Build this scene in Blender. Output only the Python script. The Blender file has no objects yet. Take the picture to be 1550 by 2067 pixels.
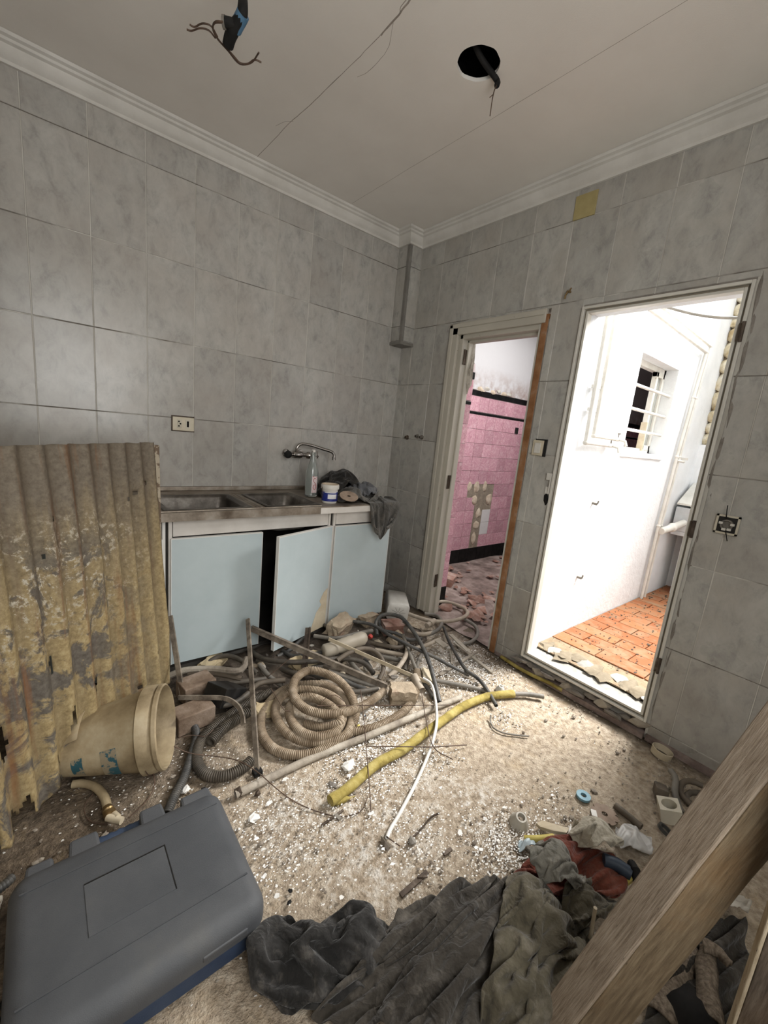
import bpy, bmesh, math, random
import numpy as np
from mathutils import Vector, Matrix, noise as mnoise

C = bpy.context.scene.collection
SC = bpy.context.scene
rnd = random.Random(7)

# ------------------------------------------------------------------ camera, world, lights, exposure
CAM = Vector((-2.2849, -2.7175, 1.3803))
R_ = Vector((0.77528669, -0.62385257, 0.09868393))
U_ = Vector((0.04564798, 0.21117716, 0.97638131))
F_ = Vector((0.62995778, 0.75247072, -0.19220046))
FPX = 843.08
cd = bpy.data.cameras.new('camera')
cam = bpy.data.objects.new('camera', cd); C.objects.link(cam)
cam.matrix_world = Matrix(((R_.x, U_.x, -F_.x, CAM.x), (R_.y, U_.y, -F_.y, CAM.y), (R_.z, U_.z, -F_.z, CAM.z), (0, 0, 0, 1)))
cd.sensor_fit = 'VERTICAL'; cd.sensor_height = 36.0; cd.lens = FPX / 2067 * 36.0
cd.clip_start = 0.02
SC.camera = cam

w = bpy.data.worlds.new('world'); SC.world = w; w.use_nodes = True
bg = w.node_tree.nodes['Background']
bg.inputs[0].default_value = (0.93, 0.97, 1.0, 1); bg.inputs[1].default_value = 1.75     # plain overcast sky


def area(name, loc, target, sx, sy, power, col=(1, 1, 1)):
    l = bpy.data.lights.new(name, 'AREA'); l.shape = 'RECTANGLE'; l.size = sx; l.size_y = sy; l.energy = power; l.color = col
    o = bpy.data.objects.new(name, l); C.objects.link(o); o.location = loc
    o.rotation_euler = (Vector(target) - Vector(loc)).to_track_quat('-Z', 'Y').to_euler()
    return o


area('fill_behind_camera', (-1.9, -3.37, 1.7), (-1.2, -0.4, 0.3), 1.2, 1.3, 25, (1.0, 0.97, 0.92))  # added fill lamp, shining through an unseen opening made for it
area('fill_pink_room', (1.15, -0.85, 3.05), (1.2, -0.5, 0.0), 1.0, 0.6, 31, (1.0, 0.98, 0.97))  # added fill lamp above the pink room, out of view
dl = area('fill_above_courtyard', (1.75, -2.32, 3.15), (-0.65, -1.75, 0.0), 2.0, 1.0, 90, (1.0, 0.98, 0.95))  # added lamp out of view above the courtyard, standing in for brighter sky
dl.data.spread = math.radians(84)

vs = SC.view_settings
vs.view_transform = 'Standard'; vs.look = 'None'; vs.exposure = 0.38; vs.gamma = 1.0; vs.use_curve_mapping = False


# ------------------------------------------------------------------ helpers: measured points
def ray(px, py):
    return R_ * ((px - 775.0) / FPX) - U_ * ((py - 1033.5) / FPX) + F_


def hit(ax, v, px, py):
    d = ray(px, py); return CAM + d * ((v - CAM[ax]) / d[ax])


def fp(px, py, z=0.0): return hit(2, z, px, py)
def wa(px, py, y=0.0): return hit(1, y, px, py)
def wb(px, py, x=0.0): return hit(0, x, px, py)
def dp(px, py, d): return CAM + ray(px, py) * d
def a3(x, y, z=0.0): return fp(320 + x * .28387, 1200 + y * .28387, z)
def a4(x, y, z=0.0): return fp(640 + x * .30968, 1180 + y * .30968, z)
def a5(x, y, z=0.0): return fp(x * .36129, 1350 + y * .36129, z)
def a6(x, y, z=0.0): return fp(460 + x * .3871, 1700 + y * .3871, z)
def a7(x, y, z=0.0): return fp(1000 + x * .35484, 1500 + y * .35484, z)


# ------------------------------------------------------------------ helpers: materials
MATS = {}


class NT:
    def __init__(s, name):
        m = bpy.data.materials.new(name); m.use_nodes = True; s.m = m; s.t = m.node_tree; s.n = s.t.nodes
        s.b = s.n['Principled BSDF']; MATS[name] = m

    def new(s, typ, **kw):
        nd = s.n.new(typ)
        for k, v in kw.items():
            setattr(nd, k, v)
        return nd

    def link(s, a, b): s.t.links.new(a, b)

    def coord(s, kind='Object', scale=(1, 1, 1), rnd_off=False, rot=(0, 0, 0)):
        tc = s.new('ShaderNodeTexCoord'); mp = s.new('ShaderNodeMapping')
        mp.inputs['Scale'].default_value = scale; mp.inputs['Rotation'].default_value = rot
        s.link(tc.outputs[kind], mp.inputs[0]); out = mp.outputs[0]
        if rnd_off:
            oi = s.new('ShaderNodeObjectInfo'); ma = s.new('ShaderNodeVectorMath', operation='SCALE')
            cx = s.new('ShaderNodeCombineXYZ'); s.link(oi.outputs['Random'], cx.inputs[0]); s.link(oi.outputs['Random'], cx.inputs[2])
            s.link(cx.outputs[0], ma.inputs[0]); ma.inputs['Scale'].default_value = 37.0
            ad = s.new('ShaderNodeVectorMath', operation='ADD'); s.link(out, ad.inputs[0]); s.link(ma.outputs[0], ad.inputs[1]); out = ad.outputs[0]
        return out

    def noise(s, vec, scale, detail=5, rough=.55, dist=0.0):
        n = s.new('ShaderNodeTexNoise'); n.inputs['Scale'].default_value = scale; n.inputs['Detail'].default_value = detail
        n.inputs['Roughness'].default_value = rough; n.inputs['Distortion'].default_value = dist
        s.link(vec, n.inputs['Vector']); return n.outputs['Fac']

    def ramp(s, fac, stops):
        r = s.new('ShaderNodeValToRGB'); e = r.color_ramp.elements
        while len(e) < len(stops): e.new(0.5)
        for el, (p, c) in zip(e, stops):
            el.position = p; el.color = (*c, 1) if len(c) == 3 else c
        s.link(fac, r.inputs[0]); return r.outputs[0]

    def step(s, fac, a, b):
        mr = s.new('ShaderNodeMapRange'); mr.inputs[1].default_value = a; mr.inputs[2].default_value = b
        s.link(fac, mr.inputs[0]); return mr.outputs[0]

    def mix(s, fac, a, b, blend='MIX'):
        m = s.new('ShaderNodeMix', data_type='RGBA', blend_type=blend)
        for sock, v in ((m.inputs[0], fac), (m.inputs[6], a), (m.inputs[7], b)):
            if isinstance(v, (int, float)): sock.default_value = v
            elif isinstance(v, tuple): sock.default_value = (*v, 1)
            else: s.link(v, sock)
        return m.outputs[2]

    def math(s, op, a, b=None, clamp=False):
        m = s.new('ShaderNodeMath', operation=op, use_clamp=clamp)
        for i, v in enumerate((a, b)):
            if v is None: continue
            if isinstance(v, (int, float)): m.inputs[i].default_value = v
            else: s.link(v, m.inputs[i])
        return m.outputs[0]

    def sep(s, vec):
        x = s.new('ShaderNodeSeparateXYZ'); s.link(vec, x.inputs[0]); return x.outputs

    def bump(s, h, strength, dist=0.01):
        b = s.new('ShaderNodeBump'); b.inputs['Strength'].default_value = strength; b.inputs['Distance'].default_value = dist
        s.link(h, b.inputs['Height']); s.link(b.outputs[0], s.b.inputs['Normal'])

    def fin(s, col, rough=.6, metal=0.0, spec=.5):
        i = s.b.inputs
        if isinstance(col, tuple): i['Base Color'].default_value = (*col, 1)
        else: s.link(col, i['Base Color'])
        if isinstance(rough, (int, float)): i['Roughness'].default_value = rough
        else: s.link(rough, i['Roughness'])
        i['Metallic'].default_value = metal; i['Specular IOR Level'].default_value = spec
        return s.m


def M(name, c1, c2, scale=10, rough=.65, bump=0.0, bscale=None, metal=0.0, spec=.4, c3=None, lo=.35, hi=.65, stretch=(1, 1, 1), vary=0.0):
    t = NT(name); v = t.coord('Object', stretch, rnd_off=True); f = t.noise(v, scale, 7, .62)
    st = [(lo, c1), (hi, c2)] if c3 is None else [(lo, c1), ((lo + hi) / 2, c2), (hi, c3)]
    col = t.ramp(f, st)
    if vary:
        oi = t.new('ShaderNodeObjectInfo'); hs = t.new('ShaderNodeHueSaturation')
        t.link(t.math('ADD', t.math('MULTIPLY', oi.outputs['Random'], vary), 1 - vary / 2), hs.inputs['Value'])
        t.link(col, hs.inputs['Color']); col = hs.outputs[0]
    if bump:
        t.bump(t.noise(v, bscale or scale * 3, 6, .6), bump, .01)
    return t.fin(col, rough, metal, spec)


# wall tiles: pale grey marbled glaze, browner and grimier low down and leftwards, deepened at left to paint in weaker light
def tile_mat(name, base, vein, warm, rough):
    t = NT(name)
    v = t.coord('Object', (1, 1, .62), True, (0.0, 0.55, 0.3)); g = t.coord('Object', (1, 1, 1), True)
    n1 = t.noise(v, 17, 9, .70, .35); n2 = t.noise(g, 3.2, 4, .6); n3 = t.noise(g, 45, 6, .7)
    col = t.ramp(n1, [(.30, vein), (.47, tuple(.25 * a + .75 * b for a, b in zip(vein, base))), (.62, tuple(min(1, c * 1.05) for c in base))])
    col = t.mix(t.math('MULTIPLY', t.step(n2, .42, .7), .6), col, warm)
    geo = t.new('ShaderNodeNewGeometry'); x, y, z = t.sep(geo.outputs['Position'])
    wn = t.noise(geo.outputs['Position'], 2.2, 5, .6)
    grime_shade = t.math('MULTIPLY', t.step(t.math('ADD', t.math('MULTIPLY', x, -.45), t.math('MULTIPLY', z, -.25)), -.05, 1.1), t.step(wn, .3, .65))
    col = t.mix(t.math('MULTIPLY', grime_shade, .62), col, (.20, .165, .125), 'MIX')
    low = t.math('MULTIPLY', t.step(z, .75, .05), t.step(wn, .25, .6))
    col = t.mix(t.math('MULTIPLY', low, .5), col, (.17, .14, .11))
    spk = t.math('MULTIPLY', t.step(n3, .70, .76), t.step(wn, .45, .65))
    col = t.mix(t.math('MULTIPLY', spk, .7), col, (.05, .04, .035))
    oi = t.new('ShaderNodeObjectInfo'); hs = t.new('ShaderNodeHueSaturation')
    t.link(t.math('ADD', t.math('MULTIPLY', oi.outputs['Random'], .14), .93), hs.inputs['Value']); t.link(col, hs.inputs['Color'])
    t.bump(t.noise(g, 9, 3, .5), .06, .004)
    return t.fin(hs.outputs[0], t.math('ADD', t.math('MULTIPLY', n2, .12), rough), 0, .5)


tile_mat('wall_tile', (.44, .428, .40), (.275, .268, .25), (.39, .355, .315), .23)
tile_mat('wall_tile_right', (.43, .42, .39), (.27, .265, .25), (.37, .34, .295), .22)
t = NT('grout'); geo = t.new('ShaderNodeNewGeometry'); P = geo.outputs['Position']; x, y, z = t.sep(P); n = t.noise(P, 3, 5, .6)
fr = t.math('ABSOLUTE', t.math('SUBTRACT', t.math('FRACT', t.math('ADD', t.math('DIVIDE', t.math('SUBTRACT', z, .0782), .41692), .5)), .5))
hz_ = t.math('MULTIPLY', t.step(fr, .008, .005), t.step(n, .38, .55))
col = t.mix(t.step(n, .35, .7), (.60, .585, .54), (.42, .395, .35)); col = t.mix(t.math('MULTIPLY', hz_, .85), col, (.10, .085, .07)); t.fin(col, .9, 0, .2)


def floor_mat():
    t = NT('floor_screed')
    geo = t.new('ShaderNodeNewGeometry'); P = geo.outputs['Position']; x, y, z = t.sep(P)
    n1 = t.noise(P, 2.3, 6, .6); n2 = t.noise(P, 38, 6, .65); n3 = t.noise(P, 9, 6, .65, .6); n4 = t.noise(P, 140, 3, .6)
    col = t.ramp(n2, [(.30, (.23, .178, .125)), (.5, (.41, .335, .25)), (.70, (.58, .50, .395))])
    # brown damp soil on the left and along the cabinet
    d = t.math('ADD', t.math('MULTIPLY', x, -.9), t.math('MULTIPLY', y, .55))       # grows to the left / to the cabinet
    damp = t.math('MULTIPLY', t.step(t.math('ADD', d, t.math('MULTIPLY', n1, .7)), 1.12, 1.6), .92)
    col = t.mix(damp, col, t.ramp(n2, [(.35, (.055, .040, .027)), (.65, (.17, .125, .085))]))
    edge = t.math('MULTIPLY', t.step(t.math('ADD', x, t.math('MULTIPLY', n3, .35)), 0.03, .16), .85)
    col = t.mix(edge, col, (.085, .062, .045))
    ochre = t.math('MULTIPLY', t.step(n3, .52, .75), .3)
    col = t.mix(ochre, col, (.55, .40, .21))

    # white plaster dust lying in patches
    def patch(cx, cy, r):
        dx = t.math('SUBTRACT', x, cx); dy = t.math('SUBTRACT', y, cy)
        q = t.math('SQRT', t.math('ADD', t.math('MULTIPLY', dx, dx), t.math('MULTIPLY', dy, dy)))
        return t.step(q, r, r * .25)
    acc = None
    for cx, cy, r in ((-.62, -.98, .52), (-1.05, -1.25, .38), (-1.45, -1.85, .32), (-1.62, -1.62, .24), (-1.08, -1.95, .26), (-.32, -1.05, .35), (-1.2, -1.72, .22)):
        p = patch(cx, cy, r); acc = p if acc is None else t.math('MAXIMUM', acc, p)
    dust = t.math('MULTIPLY', acc, t.step(t.math('ADD', t.math('MULTIPLY', n2, .6), t.math('MULTIPLY', n3, .5)), .53, .66))
    col = t.mix(t.math('MULTIPLY', dust, .62), col, (.70, .69, .67))
    h = t.math('ADD', t.math('MULTIPLY', n2, .8), t.math('MULTIPLY', n4, .45))
    t.bump(h, 1.0, .018)
    return t.fin(col, t.math('SUBTRACT', 1.0, t.math('MULTIPLY', n1, .35)), 0, .35)


floor_mat()
t = NT('ceiling_plaster'); v = t.coord(); n = t.noise(v, 1.6, 5, .6)
t.bump(t.noise(v, 260, 2, .5), .15, .002)
t.fin(t.ramp(n, [(.3, (.70, .665, .615)), (.7, (.79, .76, .71))]), .85, 0, .2)
M('cornice_white', (.56, .54, .50), (.66, .64, .60), 5, .7, .1, 60)
M('crack_dark', (.22, .19, .16), (.35, .31, .27), 20, .9)
M('dark_void', (.004, .004, .004), (.008, .007, .006), 10, 1.0)
M('grey_strip', (.17, .16, .145), (.22, .21, .19), 12, .5)


def chipped(name, paint, under, amount, rough=.45):
    t = NT(name); v = t.coord('Object', (1, 1, 1), True); n = t.noise(v, 9, 8, .7); n2 = t.noise(v, 2.5, 4)
    col = t.ramp(n2, [(.3, tuple(c * .82 for c in paint)), (.7, paint)])
    col = t.mix(t.step(n, 1 - amount, 1 - amount + .02), col, under)
    t.bump(n, .25, .004)
    return t.fin(col, rough, 0, .4)


chipped('cream_frame', (.52, .49, .42), (.16, .10, .06), .34)
chipped('white_frame', (.66, .64, .58), (.15, .12, .09), .32)
chipped('frame_groove', (.27, .235, .18), (.09, .07, .05), .36)
M('bare_wood_edge', (.20, .085, .03), (.30, .15, .07), 12, .8, .3, 40, c3=(.38, .30, .24), hi=.8)
M('grey_mortar', (.17, .15, .13), (.29, .265, .235), 14, .95, .5, 60)
M('broken_plaster', (.30, .27, .23), (.50, .46, .40), 16, .95, .7, 70, c3=(.60, .57, .52))
M('beige_plaster', (.27, .22, .155), (.42, .36, .27), 9, .95, .6, 50)

t = NT('pink_tile'); v = t.coord('Object', (1, 1, 1), True); n = t.noise(v, 24, 6, .7, 2.0)
oi = t.new('ShaderNodeObjectInfo'); hs = t.new('ShaderNodeHueSaturation')
t.link(t.math('ADD', t.math('MULTIPLY', oi.outputs['Random'], .25), .86), hs.inputs['Value'])
t.link(t.ramp(n, [(.34, (.46, .215, .265)), (.52, (.58, .32, .37)), (.68, (.70, .51, .54))]), hs.inputs['Color'])
t.fin(hs.outputs[0], .3, 0, .5)
M('black_tile', (.004, .004, .004), (.014, .013, .013), 18, .5, spec=.15)
M('white_tile', (.62, .61, .60), (.70, .69, .68), 8, .35)
M('pale_grout', (.56, .45, .45), (.66, .58, .56), 12, .9)
t = NT('stained_plaster'); geo = t.new('ShaderNodeNewGeometry'); P = geo.outputs['Position']; x, y, z = t.sep(P)
n = t.noise(P, 7, 7, .68); sm = t.math('MULTIPLY', t.step(z, 2.12, 1.86), t.step(n, .40, .62))
col = t.mix(sm, (.58, .57, .575), (.30, .20, .16)); t.bump(n, .2, .01); t.fin(col, .9, 0, .2)
M('adhesive', (.46, .36, .26), (.66, .58, .46), 20, .95, .5, 50)
M('bare_patch', (.20, .165, .125), (.33, .28, .21), 18, .95, .6, 60)
M('brick_dust_floor', (.12, .088, .076), (.22, .165, .145), 7, .95, .8, 50, c3=(.34, .275, .245))
M('soil', (.035, .027, .02), (.085, .066, .05), 9, .97, .8, 60, c3=(.20, .165, .13), hi=.75)
M('terracotta_rubble', (.19, .095, .07), (.27, .155, .12), 10, .9, .3, 40, c3=(.36, .27, .23), vary=.5)

t = NT('whitewash'); geo = t.new('ShaderNodeNewGeometry'); P = geo.outputs['Position']; n = t.noise(P, 4, 6, .62)
t.bump(t.noise(P, 35, 5, .6), .35, .012)
t.fin(t.ramp(n, [(.28, (.66, .675, .69)), (.6, (.76, .775, .79))]), .85, 0, .2)
t = NT('terracotta_paver'); v = t.coord('Object', (1, 1, 1), True); n = t.noise(v, 7, 6, .65); n2 = t.noise(v, 22, 5, .6)
oi = t.new('ShaderNodeObjectInfo')
col = t.mix(oi.outputs['Random'], (.26, .078, .026), (.33, .13, .052))
col = t.mix(t.step(n, .46, .66), col, (.27, .165, .095)); col = t.mix(t.math('MULTIPLY', t.step(n2, .56, .68), .7), col, (.20, .145, .085))
t.bump(n2, .2, .005); t.fin(col, .7, 0, .3)
M('sand_joint', (.20, .145, .09), (.30, .23, .15), 20, .95, .4, 80)
M('sill_white', (.24, .225, .20), (.38, .365, .33), 12, .9, .4, 60)
M('sill_beige', (.15, .12, .08), (.25, .21, .15), 9, .95, .5, 50)
M('dark_litter', (.03, .025, .02), (.12, .09, .065), 9, .9, c3=(.25, .2, .15), hi=.8)
M('basin_concrete', (.40, .41, .42), (.52, .53, .54), 6, .9, .3, 40)
M('stone_wall', (.40, .30, .16), (.62, .54, .38), 9, .95, .8, 25, c3=(.72, .68, .58))

# furniture
t = NT('pale_blue_laminate'); v = t.coord('Object', (1, 1, 1), True); n = t.noise(v, 3, 6, .6); n2 = t.noise(v, 200, 2)
col = t.ramp(n, [(.3, (.40, .47, .485)), (.7, (.48, .55, .568))]); col = t.mix(t.math('MULTIPLY', t.step(t.noise(v, 1.7, 5, .6), .60, .75), .35), col, (.45, .44, .38))
t.bump(n2, .05, .001); t.fin(col, .42, 0, .4)
M('white_laminate', (.50, .47, .43), (.62, .59, .55), 5, .5)
M('door_edge_white', (.62, .61, .57), (.70, .69, .66), 8, .5)
M('plinth_grey', (.15, .14, .125), (.23, .215, .19), 8, .7)
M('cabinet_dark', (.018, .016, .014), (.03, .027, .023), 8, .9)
t = NT('dirty_steel'); v = t.coord('Object', (1, 1, 1)); n = t.noise(v, 7, 7, .66); n2 = t.noise(v, 60, 4)
col = t.ramp(n, [(.35, (.15, .118, .09)), (.52, (.29, .25, .205)), (.7, (.43, .395, .35))])
t.bump(n2, .1, .003); t.fin(col, t.math('ADD', t.math('MULTIPLY', n, .5), .22), .7, .5)
M('shaded_bowl_steel', (.05, .043, .036), (.12, .106, .092), 6, .4, .1, 60, metal=.6, c3=(.25, .23, .205))  # sink steel darkened: shade inside the bowls put into the colour, with dirt
M('chrome', (.30, .28, .26), (.46, .44, .42), 30, .22, metal=1.0)
M('black_rubber', (.008, .008, .008), (.018, .017, .016), 20, .75, spec=.2)

# corrugated sheet
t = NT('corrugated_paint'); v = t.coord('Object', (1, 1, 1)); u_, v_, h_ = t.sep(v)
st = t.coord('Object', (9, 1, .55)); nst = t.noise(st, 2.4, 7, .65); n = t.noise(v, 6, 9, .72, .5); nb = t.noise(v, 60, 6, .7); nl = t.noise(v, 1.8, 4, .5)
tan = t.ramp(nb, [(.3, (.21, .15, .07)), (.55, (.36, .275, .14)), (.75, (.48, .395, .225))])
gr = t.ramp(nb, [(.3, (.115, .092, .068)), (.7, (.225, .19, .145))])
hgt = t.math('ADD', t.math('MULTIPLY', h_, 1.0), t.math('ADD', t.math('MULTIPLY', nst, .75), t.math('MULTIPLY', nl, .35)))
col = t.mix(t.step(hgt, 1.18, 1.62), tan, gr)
col = t.mix(t.math('MULTIPLY', t.step(v_, -.013, .016), t.math('ADD', t.math('MULTIPLY', nst, .9), .12)), col, (.085, .066, .045))  # dirt in the valleys, doubling as painted shading of the ridges
leftm = t.step(u_, .78, .42)
peel = t.math('MULTIPLY', t.math('MULTIPLY', t.step(n, .495, .545), leftm), t.step(h_, 1.02, .82))
col = t.mix(peel, col, t.ramp(nb, [(.35, (.085, .072, .058)), (.7, (.165, .145, .12))]))
wh = t.math('MULTIPLY', t.math('MULTIPLY', t.step(n, .475, .49), t.step(n, .535, .515)), t.math('MULTIPLY', leftm, t.math('MULTIPLY', t.step(h_, .50, .75), t.step(h_, 1.02, .90))))
col = t.mix(t.math('MULTIPLY', wh, t.step(nb, .50, .58)), col, (.47, .43, .35))
rs = t.math('MULTIPLY', t.step(nst, .54, .68), t.step(nl, .36, .55))
col = t.mix(t.math('MULTIPLY', rs, .75), col, (.20, .085, .03))
t.bump(t.math('ADD', n, t.math('MULTIPLY', nb, .4)), .35, .006); t.fin(col, .75, 0, .3)
chipped('peeling_board', (.42, .36, .27), (.13, .09, .06), .5, .8)

# plastics, metals, woods
M('case_grey_plastic', (.062, .066, .073), (.083, .087, .094), 4, .55, .25, 500, c3=(.115, .113, .108), hi=.8)
M('case_blue_plastic', (.018, .034, .075), (.045, .07, .12), 5, .5, .2, 400)
M('black_plastic', (.008, .008, .008), (.02, .019, .018), 20, .35)
M('bucket_plastic', (.17, .125, .07), (.36, .285, .175), 7, .55, .15, 30, c3=(.50, .43, .30), lo=.3, hi=.75)
chipped('bucket_blue_print', (.035, .115, .145), (.30, .25, .17), .48)
M('tan_hose', (.165, .12, .078), (.26, .20, .137), 14, .6, c3=(.36, .295, .22))
M('dark_hose', (.045, .038, .030), (.105, .088, .068), 12, .6)
M('black_conduit', (.030, .030, .030), (.075, .072, .066), 14, .5, c3=(.15, .135, .115), hi=.75)
M('grey_conduit', (.12, .11, .095), (.215, .195, .165), 10, .6)
M('beige_conduit', (.28, .23, .175), (.42, .36, .29), 10, .6)
M('brown_conduit', (.07, .055, .04), (.14, .112, .083), 10, .6)
M('rusty_steel', (.040, .027, .02), (.085, .062, .045), 16, .6, .4, 60, metal=.35, c3=(.19, .155, .125), hi=.75)
M('dusty_steel', (.09, .072, .055), (.18, .148, .115), 16, .75, .4, 60, metal=.1, c3=(.28, .24, .19))
M('rust_wire', (.05, .03, .02), (.12, .075, .05), 20, .7)
M('yellow_foam', (.17, .13, .035), (.30, .235, .06), 12, .9, .6, 40, c3=(.40, .33, .12))
M('white_plastic', (.55, .53, .48), (.68, .66, .62), 8, .45)
M('dirty_white_plastic', (.32, .29, .24), (.52, .49, .43), 7, .5)
M('cream_slat', (.46, .38, .26), (.60, .53, .40), 9, .7, .1, 60)
M('grey_wood', (.18, .15, .12), (.33, .29, .235), 6, .85, .5, 50, stretch=(1, 1, 1), c3=(.42, .38, .32))
M('brown_brick', (.125, .085, .058), (.195, .14, .10), 12, .92, .4, 60, c3=(.26, .20, .155))
M('dusty_brick', (.25, .19, .13), (.38, .31, .225), 9, .95, .7, 50, c3=(.25, .10, .06), lo=.3, hi=.8)
M('cardboard', (.42, .33, .2), (.52, .43, .28), 7, .9)
M('red_plastic', (.33, .02, .02), (.42, .05, .04), 10, .5)
M('blue_plastic', (.10, .25, .33), (.20, .36, .44), 20, .5)
M('rusty_disc', (.20, .14, .10), (.32, .24, .18), 18, .7, .2, 60)
M('cream_plastic', (.50, .46, .36), (.62, .58, .48), 9, .5)
M('pale_blue_film', (.34, .42, .46), (.50, .57, .60), 12, .35)
M('yellow_plastic', (.40, .32, .06), (.55, .46, .13), 12, .6)
M('navy_rubber', (.012, .022, .04), (.03, .045, .07), 12, .5)
M('flake_white', (.68, .66, .62), (.84, .83, .80), 6, .8)
M('pebble', (.13, .105, .085), (.30, .26, .21), 6, .95, c3=(.5, .45, .38), hi=.75)
M('electrical_blue', (.06, .14, .23), (.10, .20, .31), 20, .5)
M('yellow_plate', (.34, .28, .12), (.42, .35, .17), 10, .6)
M('socket_ivory', (.53, .47, .35), (.62, .56, .44), 8, .45)
M('brass', (.20, .13, .06), (.30, .21, .10), 20, .4, metal=.8)


def wood(name, c1, c2, c3, rot, grain=(1, 1, 1), bump=.6):
    t = NT(name); v = t.coord('Object', grain); n = t.noise(v, 9, 8, .65); g = t.coord('Object', (1, 1, 1)); s = t.noise(g, 3.5, 5, .6); k = t.noise(v, 30, 4, .6)
    col = t.ramp(n, [(.32, c1), (.5, c2), (.7, c3)])
    col = t.mix(t.math('MULTIPLY', t.step(s, .48, .68), rot), col, (.22, .12, .045))
    col = t.mix(t.math('MULTIPLY', t.step(k, .66, .70), .8), col, (.045, .03, .02))
    t.bump(n, bump, .006); return t.fin(col, .85, 0, .3)


wood('dusty_timber', (.18, .135, .095), (.31, .25, .19), (.41, .34, .27), .10, (20, 20, 1.6))
wood('stained_timber', (.10, .072, .042), (.17, .125, .075), (.25, .195, .125), .6, (10, 10, 1.2), .8)
wood('dark_plank', (.05, .038, .028), (.10, .078, .058), (.16, .13, .10), .15, (14, 14, .8))
wood('lit_plank_edge', (.34, .27, .18), (.50, .42, .30), (.60, .52, .40), .1, (14, 14, 1))  # paler copy of the plank wood, light on its edge painted in
wood('driftwood', (.10, .075, .055), (.22, .175, .13), (.36, .30, .235), .1, (12, 12, 1.5), 1.0)


def cloth_mat(name, c1, c2, c3, dust=.25, dcol=(.40, .36, .31)):
    t = NT(name); v = t.coord('Object'); n = t.noise(v, 5, 7, .65); wv = t.noise(v, 420, 2, .5)
    col = t.ramp(n, [(.32, c1), (.5, c2), (.68, c3)])
    col = t.mix(t.math('MULTIPLY', t.step(t.noise(v, 14, 8, .7), .52, .75), dust), col, dcol)
    r1 = t.math('ABSOLUTE', t.math('SUBTRACT', t.noise(v, 13, 3, .5, .8), .5)); r2 = t.math('ABSOLUTE', t.math('SUBTRACT', t.noise(v, 34, 3, .5, .5), .5))
    hh = t.math('ADD', t.math('MULTIPLY', r1, -3.2), t.math('ADD', t.math('MULTIPLY', r2, -1.1), t.math('MULTIPLY', wv, .08)))
    t.bump(hh, .75, .010); m = t.fin(col, .93, 0, .15)
    t.b.inputs['Sheen Weight'].default_value = .15
    return m


cloth_mat('charcoal_cloth', (.010, .0095, .009), (.022, .021, .020), (.045, .043, .041), .22)
cloth_mat('dark_brown_cloth', (.018, .015, .012), (.038, .033, .027), (.065, .057, .047), .22)
cloth_mat('olive_cloth', (.042, .036, .024), (.085, .074, .051), (.14, .125, .09), .25)
cloth_mat('grey_olive_cloth', (.11, .105, .088), (.17, .162, .137), (.23, .22, .19), .2)
cloth_mat('rust_cloth', (.075, .018, .011), (.125, .032, .019), (.175, .055, .035), .15)
cloth_mat('beige_cloth', (.30, .27, .215), (.43, .395, .32), (.52, .485, .41), .2, (.55, .52, .46))
cloth_mat('black_rag', (.009, .009, .009), (.025, .023, .021), (.055, .05, .044), .3, (.20, .16, .12))
cloth_mat('grey_rag', (.04, .038, .034), (.085, .08, .072), (.14, .132, .118), .3, (.28, .24, .19))
cloth_mat('slate_rag', (.06, .062, .068), (.10, .103, .112), (.16, .162, .17), .2)
t = NT('clear_glass'); t.fin((.78, .82, .80), .12); t.b.inputs['Transmission Weight'].default_value = .9; t.b.inputs['IOR'].default_value = 1.45
t = NT('plastic_film'); t.fin((.80, .79, .77), .3); t.b.inputs['Transmission Weight'].default_value = .45
t = NT('dusty_bottle_plastic'); t.fin((.50, .44, .35), .5); t.b.inputs['Transmission Weight'].default_value = .35
M('label_pink', (.62, .50, .50), (.70, .62, .62), 30, .6)
M('label_blue', (.012, .022, .17), (.03, .045, .24), 30, .4)
M('label_white', (.66, .66, .68), (.74, .74, .74), 20, .5)
M('paste_residue', (.36, .27, .17), (.58, .49, .38), 16, .8)


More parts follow.
